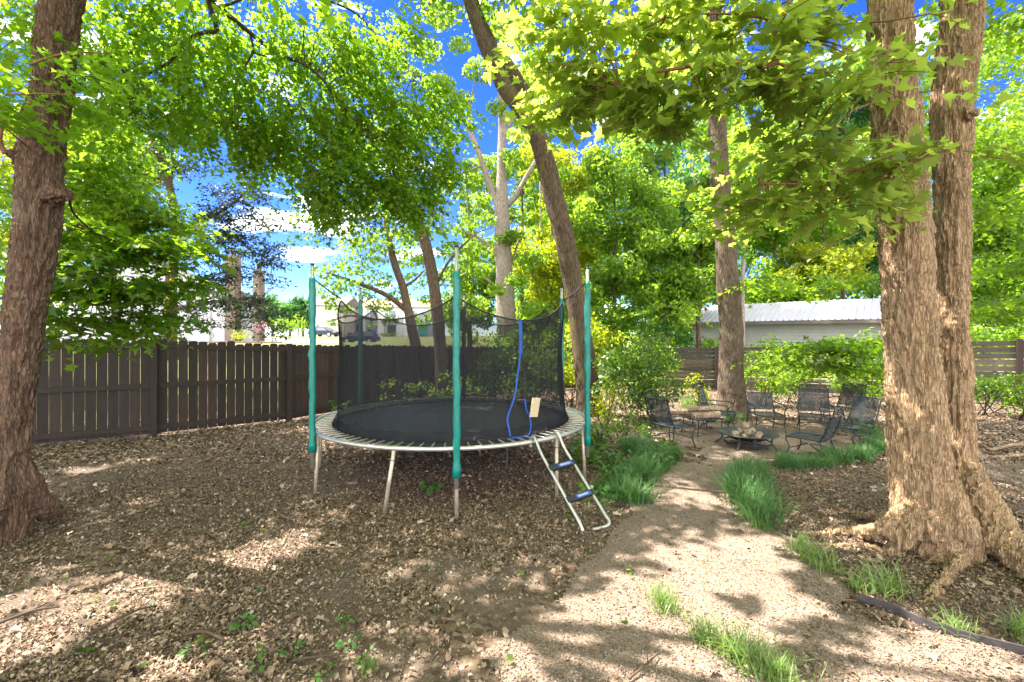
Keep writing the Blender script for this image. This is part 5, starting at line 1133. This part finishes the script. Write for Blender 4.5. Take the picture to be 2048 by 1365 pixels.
def bush(px, py, Y, w, h, label, mat, leaf=.09, n=14, per=150, name='bush'):
    c = P(px, py, Y); b = c-np.array([0, 0, h*.5]); e = empty(name, b, label, 'bush'); mb = MB().tube([b, c], [.04, .02], 6); part('stem', mb, M['twig'], e)
    v = unit(rng.normal(size=(n, 3))); lobes = [(c+v[i]*np.array([w*.28, w*.28, h*.24]), np.array([w*.28, w*.28, h*.3])) for i in range(n)]
    crown(e, lobes_crown(lobes, per, leaf, 1, .5), OVAL, mat, name='foliage')
bush(480, 669, 27.5, 1.2, .85, 'rounded yellow green clipped bush before the brick chimney', M['yellow'])
bush(522, 655, 27.8, .9, .95, 'pink blossoming shrub at the corner of the lavender house', M['pink'])
bush(560, 650, 33, 2.4, 1.2, 'bright green spreading shrub on the lawn beyond the lavender house', M['oak'], .12)
bush(597, 655, 34, 1.4, 1.3, 'darker green shrub between the lavender house and the left trampoline pole', M['maple_dark'], .12)
bush(600, 640, 24, .8, .9, 'small leafy bush hanging beside the left trampoline pole', M['oak'], .10, 8)
for px, h, w, lab in ((545, 8.4, 4.2, 'tall rounded tree on the skyline right of the lavender house'), (580, 7.3, 4.0, 'mid height tree on the skyline with a flat top'), (606, 8.3, 4.2, 'pointed tree on the skyline left of the first trampoline pole'), (630, 7.0, 4., 'tree on the skyline hidden by the left trampoline pole')):
    Y = 82; x = (px-1024)/F*Y; z = float(gz(x, Y)); tree_far('skyline_tree', lab, 'tree', (x, Y, z), h, .22, auto_lobes((x, Y, z+h*.55), (w*.42, w*.42, h*.36), 26, 1.15), .42, M['oak_blue'], M['bark_far'], 75, (0, 0), 'trees on the skyline', tpl=STAR)
# road and kerb
xs = np.linspace(-60, 6, 60); mb = MB(); mb.grid(np.array([[(x, y, gz(x, y)+.02) for x in xs] for y in np.linspace(53, 59, 7)])); o = part('road', mb, M['asphalt'], None); tag(o, 'grey road beyond the lawn', 'road', kind='structure')
def facade(name, label, X0, X1, Y, z0, z1, wall, roof, wins, doors=(), dep=9, rh=1.6):
    e = empty(name, ((X0+X1)/2, Y, z0), label, 'house'); c = np.array([(X0+X1)/2, Y+dep/2, (z0+z1)/2]); part('wall', MB().box(c, (X1-X0, dep, z1-z0)), wall, e, False)
    mb = MB(); mb.add([(X0-.3, Y-.4, z1-.02), (X1+.3, Y-.4, z1-.02), (X1+.3, Y+dep/2, z1+rh), (X0-.3, Y+dep/2, z1+rh), (X1+.3, Y+dep+.4, z1-.02), (X0-.3, Y+dep+.4, z1-.02)], [(0, 1, 2, 3), (3, 2, 4, 5), (0, 3, 5), (1, 4, 2), (0, 5, 4, 1)]); part('roof', mb, roof, e, False)
    for wx, wz, ww, wh in wins:
        f = MB().box((wx, Y-.03, wz), (ww+.2, .08, wh+.2)); o = part('window', f, M['white'], e, False); part('pane', MB().box((wx, Y-.075, wz), (ww, .02, wh)), M['glass'], o, False)
    for dx, dw, dh in doors: part('door', MB().box((dx, Y-.04, z0+dh/2), (dw, .09, dh)).box((dx, Y-.06, z0+dh*.6), (dw*.6, .09, dh*.4)), M['white'], e, False)
    return e
g0 = float(gz(-28, 70)); facade('house', 'plain beige house wall beyond the road by the first trampoline pole', -31.5, -26.2, 70, g0-.3, g0+4.9, M['beige'], M['roofdark'], [(-30.2, g0+1.3, .5, 1.2)], dep=8)
g1_ = float(gz(-20, 76)); th2 = facade('townhouse', 'pale townhouse row with white bays and red brown roof seen through the net', -27.6, -14.2, 76, g1_-.3, g1_+5.0, M['lap'], M['roofred'], [(-26.2, g1_+1.3, 1.0, 1.5), (-23.6, g1_+1.2, 1.6, 1.6), (-20.3, g1_+1.2, 1.5, 1.6), (-23.4, g1_+3.8, 1.2, 1.2), (-20.2, g1_+3.8, 1.2, 1.2), (-16.8, g1_+3.8, 1.1, 1.2), (-15.4, g1_+1.3, .9, 1.5)], [(-18.9, 1.1, 2.2)])
for bx in (-25.0, -17.6, -21.9): part('bay', MB().box((bx, 75.6, g1_+2.3), (1.0, .9, 5.0)).box((bx, 75.5, g1_+4.9), (1.2, 1.1, .2)), M['white'], th2, False)
part('awning', MB().box((-15.0, 75.2, g1_+2.3), (1.6, 1.2, .25)).box((-15.0, 75.7, g1_+1.2), (1.4, .3, 2.0)), M['teal_wall'], th2, False)
def hedge(x, Y, w, label):
    z = float(gz(x, Y)); bush(1024+F*x/Y, HY+F*(HC-z-.45)/Y, Y, w, .9, label, M['shrub'], .2, 10, 40)
hedge(-20.3, 74, 3.2, 'low round hedge under the townhouse window'); hedge(-24.4, 74, 2.4, 'low hedge left of the townhouse window'); hedge(-25.8, 72, 1.6, 'small yellowish hedge at the beige house corner')
def car(name, label, loc, face, paint, L=4.6, Wd=1.8, H=1.5):
    e = empty(name, loc, label, 'car', None, face)
    low = [(-.5, .30), (-.5, .55), (-.47, .80), (-.30, .90), (.26, .92), (.42, .80), (.49, .66), (.5, .45), (.49, .28)]
    mb = MB(); ys = [(-.5, .94), (-.47, 1), (.47, 1), (.5, .94)]
    V = np.array([[(x*L*(s if abs(x) > .45 else 1), y*Wd, z*H/1.5) for x, z in low] for y, s in ys]); n = len(low); mb.grid(V); mb.add(V[0], [tuple(range(n))]); mb.add(V[-1], [tuple(range(n-1, -1, -1))])
    top = [(-.47, .86), (-.36, 1.38), (-.25, 1.5), (.02, 1.5), (.12, 1.38), (.29, .88)]; tn = [.98, .82, .78, .78, .82, .98]
    V = np.array([[(x*L, y*Wd*.5*t, z*H/1.5) for (x, z), t in zip(top, tn)] for y in (-1, 1)]); mb.grid(V); mb.add(V[0], [tuple(range(6))]); mb.add(V[1], [tuple(range(5, -1, -1))])
    part('body', mb, paint, e, False, None, True)
    for sy in (-1, 1):
        for wl_ in ([(-.40, .95), (-.335, 1.34), (-.16, 1.42), (-.16, .95)], [(-.14, .95), (-.14, 1.42), (.02, 1.42), (.10, 1.33), (.24, .95)]):
            def yy(z): return sy*Wd*.5*(.98+(.80-.98)*(z-.88)/.55)+sy*.012
            part('window', MB().add([(x*L, yy(z), z*H/1.5) for x, z in wl_], [tuple(range(len(wl_)))]), M['glass'], e, False, None, True)
    part('windscreen', MB().add([(.135*L, -.38*Wd, 1.36*H/1.5), (.135*L, .38*Wd, 1.36*H/1.5), (.285*L, .45*Wd, .93*H/1.5), (.285*L, -.45*Wd, .93*H/1.5)], [(0, 1, 2, 3)]), M['glass'], e, False, None, True)
    for sx in (-.31, .31):
        for sy in (-1, 1):
            w = part('wheel', MB().tube([(sx*L, sy*(Wd*.5-.19), .33), (sx*L, sy*(Wd*.5+.02), .33)], .33, 20), M['tyre'], e, False, None, True); part('rim', MB().tube([(sx*L, sy*(Wd*.5), .33), (sx*L, sy*(Wd*.5+.035), .33)], .21, 12), M['galv'], w, False, None, True)
    for sy in (-1, 1):
        part('headlight', MB().box((.475*L, sy*.36*Wd, .70*H/1.5), (.14, .34, .14)), M['lamp'], e, False, None, True); part('tail_light', MB().box((-.478*L, sy*.40*Wd, .78*H/1.5), (.1, .26, .16)), M['pinklamp'], e, False, None, True)
M['pinklamp'] = simple('red tail lens', (.35, .02, .02), .2, bump=0)
Yc = 56; xc = (721-1024)/F*Yc; car('parked_car', 'dark blue hatchback parked on the road, seen through the net', (xc, Yc, float(gz(xc, Yc))+.02), R(178), M['carblue'], 4.5, 1.8, 1.52)
Yc = 66; xc = (649-1024)/F*Yc; car('parked_car', 'black car parked on the slope before the beige house wall', (xc, Yc, float(gz(xc, Yc))+.02), R(-14), M['carblack'], 4.4, 1.78, 1.42)
